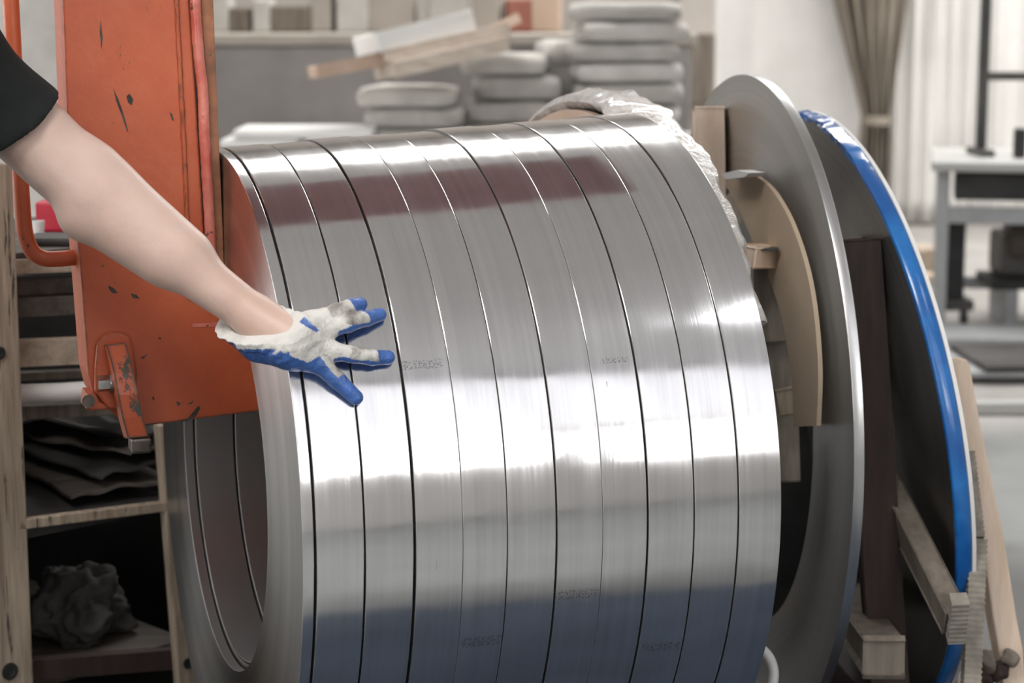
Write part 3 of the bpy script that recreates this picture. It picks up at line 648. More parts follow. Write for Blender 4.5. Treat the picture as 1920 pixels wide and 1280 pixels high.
oB, aB = disc('disc_coil', cB, .1869, .1428, RB - .002, .12, .024, mB, M['rim'], 'dark leaning disc coil with a blue wrapped rim, furthest right')
def bj(a, s, r, j):
    k = math.exp(-((a - 0.12) / .32) ** 2) + math.exp(-((a - 0.12 - 2 * math.pi) / .32) ** 2) + math.exp(-((a + 0.12) / .5) ** 2) * 0
    n = noise.noise(Vector((math.cos(a) * 9, math.sin(a) * 9, j * 1.3))); n2 = noise.noise(Vector((math.cos(a) * 40, math.sin(a) * 40, j * 2.3)))
    return ((n * .01 + n2 * .004) * k, (abs(n) * .012 + n2 * .003) * k)
lathe('blue_film', [(-.002, RB - .006), (-.0022, RB + .0015), (.0, RB + .0035), (.024, RB + .0035), (.0265, RB + .001), (.0265, RB - .006), (.025, RB - .0005), (-.0005, RB - .0005)][:6], cB, aB, M['blue'], oB, seg=300, a0=-.3, a1=2.9, sm=60, jit=bj)
lathe('rim_highlight_strip', [(.0268, RB - .01), (.0268, RB + .0042), (.0335, RB + .0042), (.0335, RB - .01)], cB, aB, M['white'], oB, seg=200, a0=-.3, a1=2.9)  # white strip stands in for the highlight along the blue rim

# kraft cardboard sheet hanging in front of disc A
arc_o = [(1358, 330), (1378, 321), (1402, 323), (1440, 348), (1472, 395), (1497, 455), (1516, 525), (1528, 605), (1534, 700), (1531, 798)]
arc_i = [(1488, 800), (1485, 720), (1474, 640), (1458, 570), (1434, 505), (1406, 440), (1378, 377), (1362, 350)]
kp = cA - aA * .03
ko = [onplane(x, y, kp, aA) for x, y in arc_o]; ki = [onplane(x, y, kp, aA) for x, y in arc_i]
kraft = tag(prism('cardboard_ring', catmull(ko, 8) + catmull(ki, 8), aA, .008, M['cream'], None), 'curved tan cardboard strip in front of the bare steel disc coil', 'cardboard')
tag(prism('cardboard_flap', [onplane(x, y, kp - aA * .035, aA) for x, y in [(1352, 326), (1380, 319), (1405, 324), (1395, 332), (1360, 336)]], aA, .03, M['white'], None), 'whitish curled top edge of the tan cardboard strip', 'cardboard')

# film-wrapped coil between the row and disc A
cW = P(1092, 826, 3.74); RW = .645
Wc = thing('wrapped_coil', cW - [0, 0, RW], 'coil wrapped in crinkled clear film with a tan disc face, behind the row', 'wrapped coil')
def wj(a, s, r, j):
    n = noise.noise(Vector((math.cos(a) * 7, math.sin(a) * 7, s * 14 + j * .4))); n2 = noise.noise(Vector((math.cos(a) * 24, math.sin(a) * 24, j * 1.7)))
    return (n * .008 + n2 * .005, n * .006 + n2 * .004)
lathe('film_wrap', [(.0, RW - .028), (-.012, RW - .014), (-.006, RW - .003), (.02, RW + .006), (.045, RW + .004), (.07, RW + .003), (.085, RW - .004), (.09, RW - .04), (.06, RW - .03), (.02, RW - .03)], cW, AX, M['film'], Wc, seg=320, a0=-1.9, a1=1.08, sm=60, jit=wj)
lathe('wound_core', [(.01, .42), (.01, RW - .034), (.066, RW - .034), (.066, .42)], cW, AX, coil_face('dark wound steel', cW, AX, (.10, .095, .09), (.2, .19, .18), .4, 90.), Wc, seg=160)
lathe('side_disc', [(-.016, .2), (-.016, RW - .030), (-.002, RW - .030), (-.002, .2)], cW, AX, M['tanface'], Wc, seg=128, a0=-1.6, a1=.95)
lathe('side_disc', [(.07, .3), (.07, RW - .05), (.082, RW - .05), (.082, .3)], cW, AX, M['tableleg'], Wc, seg=128)
# wood packing in and beside it
def wthing(name, label, *a, **k): return tag(bar(name, *a, **k), label, 'wood')
wthing('wooden_post', 'square pale timber end showing above the wrapped coil, left of the disc coil', P(1328, 205, 3.95), P(1345, 1150, 3.95) , .052, .05, M['woodpale'], rough=.001)
wthing('wooden_batten', 'short pale batten poking out across the tan cardboard strip', P(1398, 480, 3.52), P(1464, 479, 3.60), .04, .033, M['woodpale'], wdir=Y)
tag(box('batten_slot', P(1434, 466, 3.53), (.045, .03, .004), M['ladder'], bev=0), 'dark steel band on the short pale batten', 'band')
for i, (x, y0, y1, w, Zz, mm, lb) in enumerate([(1440, 505, 640, .045, 3.62, 'woodgrey', 'upper brown packing piece in the gap right of the coil row'),
                                             (1462, 590, 900, .05, 3.66, 'woodgrey', 'long brown packing slat deeper in the gap right of the coil row'),
                                             (1470, 730, 775, .028, 3.58, 'woodpost', 'small pale wedge in the gap right of the coil row')]):
    wthing('packing_slat', lb, P(x, y0, Zz), P(x + 8, y1, Zz), w, .03, M[mm], rough=.002)
wthing('wooden_board', 'black board added behind the bare steel disc coil to stand in for shade', P(1478, 740, 4.25), P(1490, 1330, 4.25), .11, .02, M['black'])  # black board added to fill the disc opening with darkness
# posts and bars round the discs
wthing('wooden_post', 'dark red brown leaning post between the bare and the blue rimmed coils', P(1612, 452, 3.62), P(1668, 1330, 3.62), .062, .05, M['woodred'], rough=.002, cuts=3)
wthing('wooden_post', 'thin grey brown post edge right beside the rim of the bare disc coil', P(1600, 448, 3.72), P(1648, 1200, 3.72), .045, .04, M['woodgrey'], rough=.002)
wthing('gap_light_slat', 'thin pale slat standing in for light in the gap left of the blue rimmed coil', P(1656, 780, 4.35), P(1672, 900, 4.35), .03, .02, M['woodpale'])  # pale slat put in for the light showing between post and coil
pb = cB - aB * .045
q0, q1 = onplane(1660, 905, pb, aB), onplane(1789, 1163, pb, aB)
dv = (q1 - q0) / np.linalg.norm(q1 - q0); wd_ = np.cross(dv, aB)
bb = wthing('wooden_bar', 'slanting grey wooden bar across the lower part of the blue rimmed coil', q0, q1, .052, .035, M['woodgrey'], wdir=wd_, rough=.001)
def ribbed(name, pa, pb_, w, d, ribs, m, label):
    p, q = np.asarray(pa), np.asarray(pb_); z = q - p; Ln = np.linalg.norm(z); z /= Ln; x = RT - (RT @ z) * z; x /= np.linalg.norm(x); y = np.cross(z, x)
    b = bmesh.new(); n = ribs * 4; ring = []
    for i in range(n + 1):
        t = i / n; k = 1 + .05 * math.sin(t * ribs * 2 * math.pi); jj = .0015 * noise.noise(Vector((0, 0, t * 60)))
        c = p + z * Ln * t; ring.append([b.verts.new(Vector(c + x * (sx * w / 2 * k + jj) + y * sy * d / 2 * k)) for sx, sy in ((-1, -1), (1, -1), (1, 1), (-1, 1))])
    for i in range(n):
        for j in range(4): b.faces.new((ring[i][j], ring[i][(j + 1) % 4], ring[i + 1][(j + 1) % 4], ring[i + 1][j]))
    b.faces.new(ring[0][::-1]); b.faces.new(ring[-1])
    return tag(objbm(name, b, m, None, 40), label, 'strap')
ribbed('webbing_end', onplane(1799, 1122, pb, aB), onplane(1791, 1196, pb, aB), .030, .03, 9, M['strapping'], 'short ribbed grey webbing wrapped over the end of the slanting bar')
ribbed('webbing_strap', P(1813, 850, 3.60), P(1832, 1010, 3.54), .022, .03, 16, M['strapping'], 'upper length of ribbed grey strap running down beside the blue rim')
ribbed('webbing_strap', P(1832, 1010, 3.54), P(1818, 1330, 3.50), .030, .03, 30, M['strapping'], 'lower length of ribbed grey strap beside the pale timber foot')
# the pale timber
tl = [(1772, 690), (1776, 675), (1795, 669), (1814, 674), (1820, 690), (1832, 760), (1850, 850), (1866, 930), (1882, 1005), (1896, 1090), (1907, 1160), (1918, 1215), (1925, 1330), (1885, 1330), (1876, 1240), (1862, 1160), (1850, 1080), (1838, 980), (1822, 900), (1808, 830), (1790, 770)]
tl = [(x, y) if y < 1330 else (x + 18, 1560) for x, y in tl]
tim = tag(prism('timber', [P(x, y, 3.62) for x, y in tl], FW, .06, M['woodpale'], None, bev=.004), 'pale leaning timber with a knot, standing right of the blue rimmed coil', 'wood')
kn = P(1799, 806, 3.615); lathe('knot', [(-.003, .0), (-.003, .010), (.004, .013), (.004, 0)], kn, FW, basic('knot', (.09, .05, .03), (.18, .10, .06), .7, scale=60), tim, seg=18)
for i, (x, y, r) in enumerate([(1850, 1238, .02), (1872, 1258, .018), (1893, 1232, .016), (1842, 1268, .017)]):
    b = bmesh.new(); bmesh.ops.create_icosphere(b, subdivisions=3, radius=r)
    for v in b.verts: v.co = v.co * (1 + .5 * noise.noise(v.co * 70 + Vector((i, 0, 0)))) + Vector(P(x, y, 3.60))
    objbm('bark', b, M['woodred'] if i % 2 else M['woodgrey'], tim, True)
# beam with its square end
e1 = P(1657, 1232, 3.42); e2 = P(1575, 1120, 3.95)
wthing('wooden_beam', 'square beam end lying low between the two disc coils', e1, e2, .056, .06, M['woodgrey'], bev=.008, rough=.001)
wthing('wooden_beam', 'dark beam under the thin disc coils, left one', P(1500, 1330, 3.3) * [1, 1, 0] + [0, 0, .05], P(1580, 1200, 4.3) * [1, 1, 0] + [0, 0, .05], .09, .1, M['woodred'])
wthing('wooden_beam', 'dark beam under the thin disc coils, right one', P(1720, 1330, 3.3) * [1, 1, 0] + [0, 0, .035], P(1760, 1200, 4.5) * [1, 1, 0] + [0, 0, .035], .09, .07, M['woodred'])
hc = P(1412, 1262, 3.3)
tube('hose_loop', [hc + .034 * (math.cos(a) * RT + 1.25 * math.sin(a) * UP) + FW * .01 * a for a in np.linspace(-1.6, 4.4, 40)], .0085, M['pvc'], None, seg=14)
tag(bpy.data.objects['hose_loop'], 'white plastic hose loop at the foot of the right end coil', 'hose')
# brown sheet and dark timber frame added behind the discs to block light
tag(bar('light_block_sheet', P(1430, 345, 4.75), P(1430, 900, 4.75) * [1, 1, 0], .46, .03, M['woodgrey']), 'brown plywood sheet added to block light behind the opening of the bare steel disc coil', 'plywood')
rk = thing('light_block_frame', P(1560, 1100, 4.3) * [1, 1, 0], 'dark timber frame added behind the disc coils to block light', 'skid')
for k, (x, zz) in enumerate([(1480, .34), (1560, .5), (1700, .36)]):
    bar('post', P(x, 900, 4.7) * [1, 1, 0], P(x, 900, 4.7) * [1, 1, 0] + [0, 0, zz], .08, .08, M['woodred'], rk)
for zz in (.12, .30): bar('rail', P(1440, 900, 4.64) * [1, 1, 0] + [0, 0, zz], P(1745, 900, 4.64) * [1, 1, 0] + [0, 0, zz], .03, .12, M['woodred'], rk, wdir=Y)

# ------------------------------------------------------------ wooden rack at the left
p1 = P(-12, 800, 3.62); p2 = P(345, 900, 3.93); rd = (p2 - p1) * [1, 1, 0]; rl = np.linalg.norm(rd); rd /= rl; rn = np.array([-rd[1], rd[0], 0.])
if rn[1] < 0: rn = -rn
rp = P(40, 800, 3.62)
def rk_(x, y, o=0.): return onplane(x, y, rp + rn * o, rn)
RK = thing('wooden_rack', [rp[0], rp[1], 0], 'rough wooden rack with shelves behind the worker arm at the left', 'rack')
def post(xl, xr, yt, o, m, dep=.09, name='post', lean=0.):
    a, b_ = rk_(xl, yt, o), rk_(xr, yt, o); a0, b0 = a.copy(), b_.copy(); a0[2] = b0[2] = 0; a0 += rd * lean; b0 += rd * lean
    return prism(name, [a, b_, b0, a0], rn, dep, m, RK, bev=.004)
P1o = post(-70, 24, 306, 0, M['woodpost'], name='post')
P2o = post(297, 366, 797, 0, M['woodpost'], dep=.02, name='post', lean=.04)
def plank(yl, yr, m, o=.0, dep=.03, xl=20, xr=310, name='plank'):
    q = [rk_(xl, yl[0], o), rk_(xr, yr[0], o), rk_(xr, yr[1], o), rk_(xl, yl[1], o)]
    return prism(name, q, rn, dep, m, RK, bev=.002)
plank((639, 690), (628, 676), M['woodh'], .05, xr=300)
plank((487, 516), (474, 502), M['woodh'], .05, xr=300)
plank((524, 556), (510, 542), M['wooddark'], .09, xr=300); plank((560, 597), (546, 582), M['wooddark'], .07, xr=300)
plank((762, 788), (750, 774), M['woodgrey'], .10, xr=300)
plank((700, 716), (688, 702), M['woodgrey'], .14, xr=300)
plank((975, 994), (940, 958), M['woodpost'], .0, .02, 36, 318, name='shelf_edge')
a, b_ = rk_(36, 980, .02), rk_(330, 944, .02); zsh = (a[2] + b_[2]) / 2
prism('shelf', [np.array([*(rk_(-60, 980, .02)[:2]), zsh]), np.array([*b_[:2], zsh]), np.array([*(b_[:2] + rn[:2] * .7), zsh]), np.array([*(rk_(-60, 980, .02)[:2] + rn[:2] * .7), zsh])], -Z3, .02, M['sheet'], RK)
plank((1238, 1278), (1216, 1254), M['woodred'], .02, .03, 50, 350)
a, b_ = rk_(-60, 1240, .05), rk_(350, 1220, .05); zl = (a[2] + b_[2]) / 2 - .02
prism('shelf', [np.array([*a[:2], zl]), np.array([*b_[:2], zl]), np.array([*(b_[:2] + rn[:2] * .7), zl]), np.array([*(a[:2] + rn[:2] * .7), zl])], -Z3, .02, M['wooddark'], RK)
# back and side panels, coloured near black for the shade inside
A_, B_ = rk_(-120, 700, .74), rk_(380, 700, .74); Zm = rk_(40, 500, 0)[2]
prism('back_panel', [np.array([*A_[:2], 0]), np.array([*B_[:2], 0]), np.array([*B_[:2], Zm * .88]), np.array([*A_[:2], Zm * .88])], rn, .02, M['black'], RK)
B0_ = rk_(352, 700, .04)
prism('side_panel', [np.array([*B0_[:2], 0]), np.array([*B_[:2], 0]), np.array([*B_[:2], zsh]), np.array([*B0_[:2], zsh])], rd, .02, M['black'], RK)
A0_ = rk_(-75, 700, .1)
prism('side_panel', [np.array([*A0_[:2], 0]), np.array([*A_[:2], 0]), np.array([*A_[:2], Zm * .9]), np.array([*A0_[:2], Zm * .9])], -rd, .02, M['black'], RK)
for (x, y, r, par) in ((18, 1258, .016, P1o), (-2, 662, .012, P1o), (352, 1243, .011, P2o)):
    c = rk_(x, y, -.001); lathe('bolt_hole', [(0, 0), (0, r), (-.003, r), (-.003, r * .55), (-.0012, r * .5), (-.0012, 0)], c, rn, M['black'], par, seg=22)
for xx in (-70, 340):
    q = rk_(xx, 700, .68); bar('post', [q[0], q[1], 0], [q[0], q[1], Zm * .9], .06, .06, M['woodpost'], RK)
# contents
def sheetpile():
    zz = zsh
    lbs = ['lowest dark steel sheet on the rack shelf', 'second dark steel sheet from below on the rack shelf', 'third dark bent sheet on the rack shelf', 'top dark bent sheet on the rack shelf']
    for i in range(4):
        b = bmesh.new(); nx, ny = 16, 8; vs = {}
        sx, sy = .22 - .012 * i, .5
        o0 = rk_(150 + 14 * (i % 3), 900, .30)
        ang = .12 * (i - 1.5); ux = rd * math.cos(ang) + rn * math.sin(ang); uy = -rd * math.sin(ang) + rn * math.cos(ang)
        for s_ in (0, 1):
            for j in range(ny + 1):
                for k in range(nx + 1):
                    u, v = k / nx - .5, j / ny - .5
                    h = .035 * i + .03 + .012 * noise.noise(Vector((u * 5 + i * 9, v * 5, 0))) * (1 + i) * .6 - .02 * abs(u) + s_ * .006
                    vs[s_, j, k] = b.verts.new(Vector(np.array([o0[0], o0[1], zz + max(h, .008)]) + ux * u * sx * (1 + .07 * math.sin(v * 9 + i)) + uy * v * sy))
        for j in range(ny):
            for k in range(nx):
                for s_ in (0, 1): b.faces.new((vs[s_, j, k], vs[s_, j, k + 1], vs[s_, j + 1, k + 1], vs[s_, j + 1, k]))
        for k in range(nx):
            for j in (0, ny): b.faces.new((vs[0, j, k], vs[0, j, k + 1], vs[1, j, k + 1], vs[1, j, k]))
        for j in range(ny):
            for k in (0, nx): b.faces.new((vs[0, j, k], vs[0, j + 1, k], vs[1, j + 1, k], vs[1, j, k]))
        tag(objbm('steel_sheet', b, M['sheet'] if i % 2 else M['wooddark'], None, 50), lbs[i], 'metal sheet', 'dark sheets on the rack shelf')
sheetpile()
# rag
b = bmesh.new(); bmesh.ops.create_icosphere(b, subdivisions=5, radius=1)
rc = rk_(150, 1150, .22); rc[2] = zl + .055
for v in b.verts:
    c = v.co.copy(); n = noise.noise(c * 1.6 + Vector((3, 1, 7))); n2 = abs(noise.noise(c * 3.4)); n3 = abs(noise.noise(c * 7))
    r = 1.08 + .5 * n - .45 * n2 - .05 * n3
    q = rd * c.x * .10 * r + rn * c.y * .1 * r + Z3 * c.z * .085 * r
    p_ = rc + q; p_[2] = max(p_[2], zl + .001); v.co = Vector(p_)
tag(objbm('rag', b, M['rag'], None, True), 'crumpled grey cloth rag in the dark lower rack compartment', 'rag')
# white roll, red box, cup
wr = [rk_(x, y, .06) for x, y in ((30, 738), (100, 736), (230, 728))]
tag(tube('foam_roll', catmull(wr, 6), .018, M['white'], None, seg=20, rj=.06), 'white foam roll lying in the rack between the planks', 'roll')
zr = rk_(80, 441, .28)[2]
for (x, w, h, mm, nm, lb, ct, o) in [(108, .05, .060, 'red', 'red_crate', 'red plastic box behind the orange handle on the rack', 'box', .35), (72, .012, .034, 'white', 'white_cup', 'small white cup on the rack inside the handle loop', 'cup', .24), (105, .08, .016, 'sheet', 'dark_bag', 'dark lump lying on the rack inside the handle loop', 'bag', .14)]:
    c = rk_(x, 420, o); zb = zr
    if nm == 'white_cup': tag(lathe(nm, [(0, 0), (0, w * .8), (h, w), (h, w * .9), (.004, w * .7), (.004, 0)], (c[0], c[1], zb), Z3, M[mm], None, seg=24), lb, ct)
    else: tag(box(nm, (c[0], c[1], zb + h / 2), (w * 1.3, .1, h), M[mm], bev=.006, seg=2), lb, ct)
prism('top_shelf', [np.array([*(rk_(-60, 500, .06)[:2]), zr]), np.array([*(rk_(300, 500, .06)[:2]), zr]), np.array([*(rk_(300, 500, .6)[:2]), zr]), np.array([*(rk_(-60, 500, .6)[:2]), zr])], -Z3, .015, M['wooddark'], RK)
# blue tarpaulin on the floor in front of the coils (seen mirrored in their lower half)
b = bmesh.new(); bmesh.ops.create_grid(b, x_segments=40, y_segments=30, size=.5)
for v in b.verts: v.co = Vector(np.array([*(C0 + AX * (.72 + v.co.x * 1.9) - AY * (.75 + v.co.y * 1.3))[:2], .02 + .018 * noise.noise(v.co * 6)]))
g_ = bmesh.ops.extrude_face_region(b, geom=b.faces[:])
for v in [q for q in g_['geom'] if isinstance(q, bmesh.types.BMVert)]: v.co.z += .004
tag(objbm('tarpaulin', b, M['tarp'], None, True), 'blue tarpaulin on the floor in front of the coils', 'tarpaulin')

# ------------------------------------------------------------ the worker (signed distance shapes meshed as one surface)
def rc_(p, a, b_, ra, rb):
    a = np.asarray(a); ba = np.asarray(b_) - a; pa = p - a; h = np.clip((pa @ ba) / (ba @ ba), 0, 1)
    return np.linalg.norm(pa - h[..., None] * ba, axis=-1) - (ra + (rb - ra) * h)
def el_(p, c, r, R3=None):
    q = p - np.asarray(c)
    if R3 is not None: q = q @ np.asarray(R3).T
    r = np.asarray(r); k0 = np.linalg.norm(q / r, axis=-1); k1 = np.linalg.norm(q / (r * r), axis=-1)
    return k0 * (k0 - 1) / np.maximum(k1, 1e-6)
def smin(a, b_, k):
    h = np.clip(.5 + .5 * (b_ - a) / k, 0, 1); return b_ * (1 - h) + a * h - k * h * (1 - h)
def smax(a, b_, k): return -smin(-a, -b_, k)
def nets(f, lo, hi, h, B=12):
    lo = np.asarray(lo, float); n = np.ceil((np.asarray(hi) - lo) / h / B).astype(int) * B; D = np.full(n + 1, 1e3, np.float32)
    nb = n // B; ii = np.stack(np.meshgrid(*[np.arange(k) for k in nb], indexing='ij'), -1).reshape(-1, 3)
    cc = lo + (ii * B + B / 2) * h; d = f(cc); act = ii[np.abs(d) < B * h * .87 * 1.6]; ins = ii[d <= -B * h * .87 * 1.6]
    for q in ins: s_ = q * B; D[s_[0]:s_[0] + B + 1, s_[1]:s_[1] + B + 1, s_[2]:s_[2] + B + 1] = -1e3
    g = np.stack(np.meshgrid(*[np.arange(B + 1)] * 3, indexing='ij'), -1)
    for c in range(0, len(act), 60):
        A = act[c:c + 60]; pp_ = lo + (A[:, None, None, None, :] * B + g[None]) * h; v = f(pp_.reshape(-1, 3)).reshape(len(A), B + 1, B + 1, B + 1)
        for q, vv in zip(A, v):
            s_ = q * B; D[s_[0]:s_[0] + B + 1, s_[1]:s_[1] + B + 1, s_[2]:s_[2] + B + 1] = vv
    neg = D < 0; cnt = np.zeros(n, int)
    offs_ = [(i, j, k) for i in (0, 1) for j in (0, 1) for k in (0, 1)]
    for o in offs_: cnt += neg[o[0]:o[0] + n[0], o[1]:o[1] + n[1], o[2]:o[2] + n[2]]
    cells = np.argwhere((cnt > 0) & (cnt < 8)); idx = np.full(n, -1, int); idx[tuple(cells.T)] = np.arange(len(cells))
    acc = np.zeros((len(cells), 3)); wt = np.zeros(len(cells))
    for i in range(8):
        for ax in range(3):
            o = offs_[i]
            if o[ax]: continue
            o2 = list(o); o2[ax] = 1; a = D[tuple((cells + o).T)]; b_ = D[tuple((cells + o2).T)]; mk = (a < 0) != (b_ < 0)
            t = np.where(mk, a / np.where(mk, a - b_, 1), 0); pt = cells + np.array(o, float); pt[:, ax] += t; acc[mk] += pt[mk]; wt[mk] += 1
    V = lo + acc / wt[:, None] * h; Fc = []
    for ax in range(3):
        u, v = (ax + 1) % 3, (ax + 2) % 3; sl = [slice(1, None)] * 3
        A = [slice(1, n[0]), slice(1, n[1]), slice(1, n[2])]; Bq = list(A); A[ax] = slice(0, n[ax]); Bq[ax] = slice(1, n[ax] + 1)
        a = neg[tuple(A)]; b_ = neg[tuple(Bq)]; e = np.argwhere(a != b_); fl = a[tuple(e.T)]
        e = e + 1; e[:, ax] -= 1
        du = np.zeros(3, int); du[u] = 1; dv_ = np.zeros(3, int); dv_[v] = 1
        q = [idx[tuple((e - du - dv_).T)], idx[tuple((e - dv_).T)], idx[tuple(e.T)], idx[tuple((e - du).T)]]
        Q = np.stack(q, 1); Q[~fl] = Q[~fl][:, ::-1]; Fc.append(Q)
    Fc = np.concatenate(Fc); Fc = Fc[(Fc >= 0).all(1)]
    # project on the surface
    ep = h * .3
    for _ in range(2):
        dd = f(V); gr = np.stack([f(V + ep * np.eye(3)[k]) - f(V - ep * np.eye(3)[k]) for k in range(3)], 1); ln = np.linalg.norm(gr, axis=1, keepdims=True) + 1e-9
        V = V - np.clip(dd, -h, h)[:, None] * gr / ln * .8
    return V, Fc, gr / ln
def meshobj(name, V, Fc, m, parent):
    me = bpy.data.meshes.new(name); me.vertices.add(len(V)); me.vertices.foreach_set('co', V.astype(np.float32).ravel())
    me.loops.add(len(Fc) * 4); me.loops.foreach_set('vertex_index', Fc.astype(np.int32).ravel()); me.polygons.add(len(Fc))
    me.polygons.foreach_set('loop_start', np.arange(0, len(Fc) * 4, 4, dtype=np.int32)); me.update(calc_edges=True); me.validate(); smooth(me)
    return link(name, me, m, parent)
SH = np.array([-.795, 2.83, 1.437]); EL = P(186, 382, 2.82); WR = P(486, 600, 2.80); HD = hit(560, 640, .022)
fd = (WR - EL) / np.linalg.norm(WR - EL); ud = (EL - SH) / np.linalg.norm(EL - SH)
pu = np.array([.62, 0, .78]); pu = pu - (pu @ fd) * fd; pu /= np.linalg.norm(pu)         # upper side of the forearm as seen
PC = np.array([-.90, 2.64, .92]); CHS = np.array([-.885, 2.65, 1.28]); NK = np.array([-.87, 2.65, 1.47]); HEAD = np.array([-.815, 2.66, 1.635])
def body(p):
    d = rc_(p, SH, EL - ud * .02, .054, .046)
    d = smin(d, rc_(p, SH + ud * .08 + pu * .012, SH + ud * .22 + pu * .012, .046, .043), .03)
    d = smin(d, rc_(p, EL + fd * .0, WR, .045, .0285), .035)
    d = smin(d, rc_(p, EL - ud * .03 + pu * .026, EL + fd * .14 + pu * .014, .040, .034), .035)
    d = smin(d, rc_(p, EL + fd * .02 - pu * .014, EL + fd * .12 - pu * .010, .036, .033), .03)
    d = smin(d, el_(p, EL - pu * .038 + FW * -.012 - ud * .01, (.018, .018, .018)), .03)
    d = smin(d, rc_(p, WR, HD, .029, .03), .02)
    # torso, neck, head, legs (out of the picture at the left)
    t = el_(p, CHS, (.115, .165, .22)); t = smin(t, el_(p, PC + [0, 0, .04], (.11, .15, .15)), .08); t = smin(t, rc_(p, CHS - [0, 0, .05], PC + [0, 0, .08], .115, .115), .06)
    d = smin(d, t, .05); d = smin(d, rc_(p, CHS + [.0, .1, .13], SH, .06, .056), .05)
    R2 = np.array([-.905, 2.44, 1.42]); E2 = np.array([-.93, 2.36, 1.13]); W2 = np.array([-.86, 2.38, .89])
    d = smin(d, rc_(p, CHS + [0, -.1, .13], R2, .06, .055), .05); d = smin(d, rc_(p, R2, E2, .05, .04), .02); d = smin(d, rc_(p, E2, W2, .041, .027), .02)
    hb = W2 + [.01, 0, -.05]; d = smin(d, rc_(p, W2, hb, .026, .03), .02)
    for k in range(4): d = smin(d, rc_(p, hb + [-.02 + .015 * k, 0, -.02], hb + [-.02 + .018 * k, .01, -.085 - .01 * (k in (1, 2))], .010, .008), .008)
    d = smin(d, rc_(p, hb + [.02, .0, .01], hb + [.045, .02, -.045], .012, .009), .01)
    d = smin(d, rc_(p, CHS + [.0, 0, .14], NK + [.02, 0, .06], .062, .055), .04)
    d = smin(d, el_(p, HEAD, (.094, .076, .115)), .02); d = smin(d, el_(p, HEAD + [.03, 0, -.055], (.060, .055, .058)), .03)
    d = smin(d, rc_(p, HEAD + [.088, 0, .01], HEAD + [.104, 0, -.028], .009, .014), .012)
    for sy in (-1, 1):
        d = smin(d, el_(p, HEAD + [-.005, sy * .078, -.01], (.018, .009, .03)), .006)
        d = smax(d, -el_(p, HEAD + [.098, sy * .031, .004], (.016, .017, .011)), .01)
    d = smin(d, rc_(p, HEAD + [.083, -.02, -.062], HEAD + [.083, .02, -.062], .009, .009), .006); d = smax(d, -rc_(p, HEAD + [.096, -.022, -.0615], HEAD + [.096, .022, -.0615], .0025, .0025), .003)
    for sy in (-1, 1):
        hip = PC + [0, sy * .085, -.04]; kn_ = np.array([-.88, 2.64 + sy * .1, .49]); an = np.array([-.92, 2.64 + sy * .11, .09])
        d = smin(d, rc_(p, hip, kn_, .088, .058), .04); d = smin(d, rc_(p, kn_, an, .056, .038), .02); d = smin(d, rc_(p, an - [.02, 0, .05], an + [.13, sy * .01, -.06], .03, .025), .02)
    return d
WK = thing('person', (-.90, 2.64, 0), 'worker in a black t-shirt laying a gloved left hand on the coils', 'person')
V, Fc, _ = nets(body, (-1.12, 2.2, .0), (-.27, 3.05, 1.80), .0056)
meshobj('body', V, Fc, M['skin'], WK)
# t-shirt
hemA, hemB = P(104, 186, 2.80), P(-8, 268, 2.80); hemC = P(60, 246, 2.745)
hn = np.cross(hemB - hemA, hemC - hemA); hn /= np.linalg.norm(hn)
if hn @ ud < 0: hn = -hn
def shirt(p):
    wv = .0035 * np.sin(p[..., 2] * 42 + p[..., 0] * 30) * np.sin(p[..., 0] * 50 + p[..., 1] * 26)
    s_ = rc_(p, SH - ud * .02, EL, .076, .066) + wv
    s_ = smax(s_, (p - hemA) @ hn, .004)
    inner = rc_(p, SH, EL, .058, .056); s_ = smax(s_, -np.maximum(inner, -((p - hemA) @ hn + .03)), .003)
    t = el_(p, CHS, (.13, .182, .235)); t = smin(t, rc_(p, CHS - [0, 0, .05], PC + [0, 0, .0], .135, .150), .06); t = smin(t, rc_(p, CHS + [.0, .1, .12], SH, .08, .074), .05)
    R2 = np.array([-.905, 2.44, 1.42]); E2 = np.array([-.93, 2.36, 1.13])
    t = smin(t, rc_(p, CHS + [0, -.1, .12], R2, .08, .07), .05); t = smin(t, rc_(p, R2, R2 + (E2 - R2) * .45, .068, .062), .03)
    t = smax(t, -(p[..., 2] - .86), .01); t = smax(t, -rc_(p, NK + [.01, 0, -.04], NK + [.03, 0, .2], .066, .08), .01)
    return smin(s_, t + wv, .03)
V, Fc, _ = nets(shirt, (-1.12, 2.25, .82), (-.55, 3.05, 1.62), .0056)
meshobj('t_shirt', V, Fc, M['shirt'], WK)
def jeans(p):
    d = rc_(p, PC + [0, -.05, .02], PC + [0, .05, .02], .128, .128); d = smin(d, rc_(p, PC + [0, 0, .0], PC + [0, 0, .14], .135, .135), .04)
    for sy in (-1, 1):
        hip = PC + [0, sy * .085, -.04]; kn_ = np.array([-.88, 2.64 + sy * .1, .49]); an = np.array([-.92, 2.64 + sy * .11, .09])
        d = smin(d, rc_(p, hip, kn_, .100, .072), .04); d = smin(d, rc_(p, kn_, an, .070, .062), .02)
    return np.maximum(smax(d, -(p[..., 2] - .085), .005), p[..., 2] - 1.01)
V, Fc, _ = nets(jeans, (-1.12, 2.3, .05), (-.68, 3.0, 1.06), .011); meshobj('jeans', V, Fc, M['jeans'], WK)
for sy in (-1, 1):
    an = np.array([-.92, 2.64 + sy * .11, .09])
    def shoe(p): return smax(smin(rc_(p, an - [.03, 0, .035], an + [.14, sy * .012, -.047], .048, .04), rc_(p, an - [.01, 0, .04], an + [0, 0, .01], .05, .05), .03), -(p[..., 2] - .004), .004)
    V, Fc, _ = nets(shoe, an - [.12, .1, .12], an + [.24, .1, .1], .01); meshobj('shoe', V, Fc, M['black'], WK)
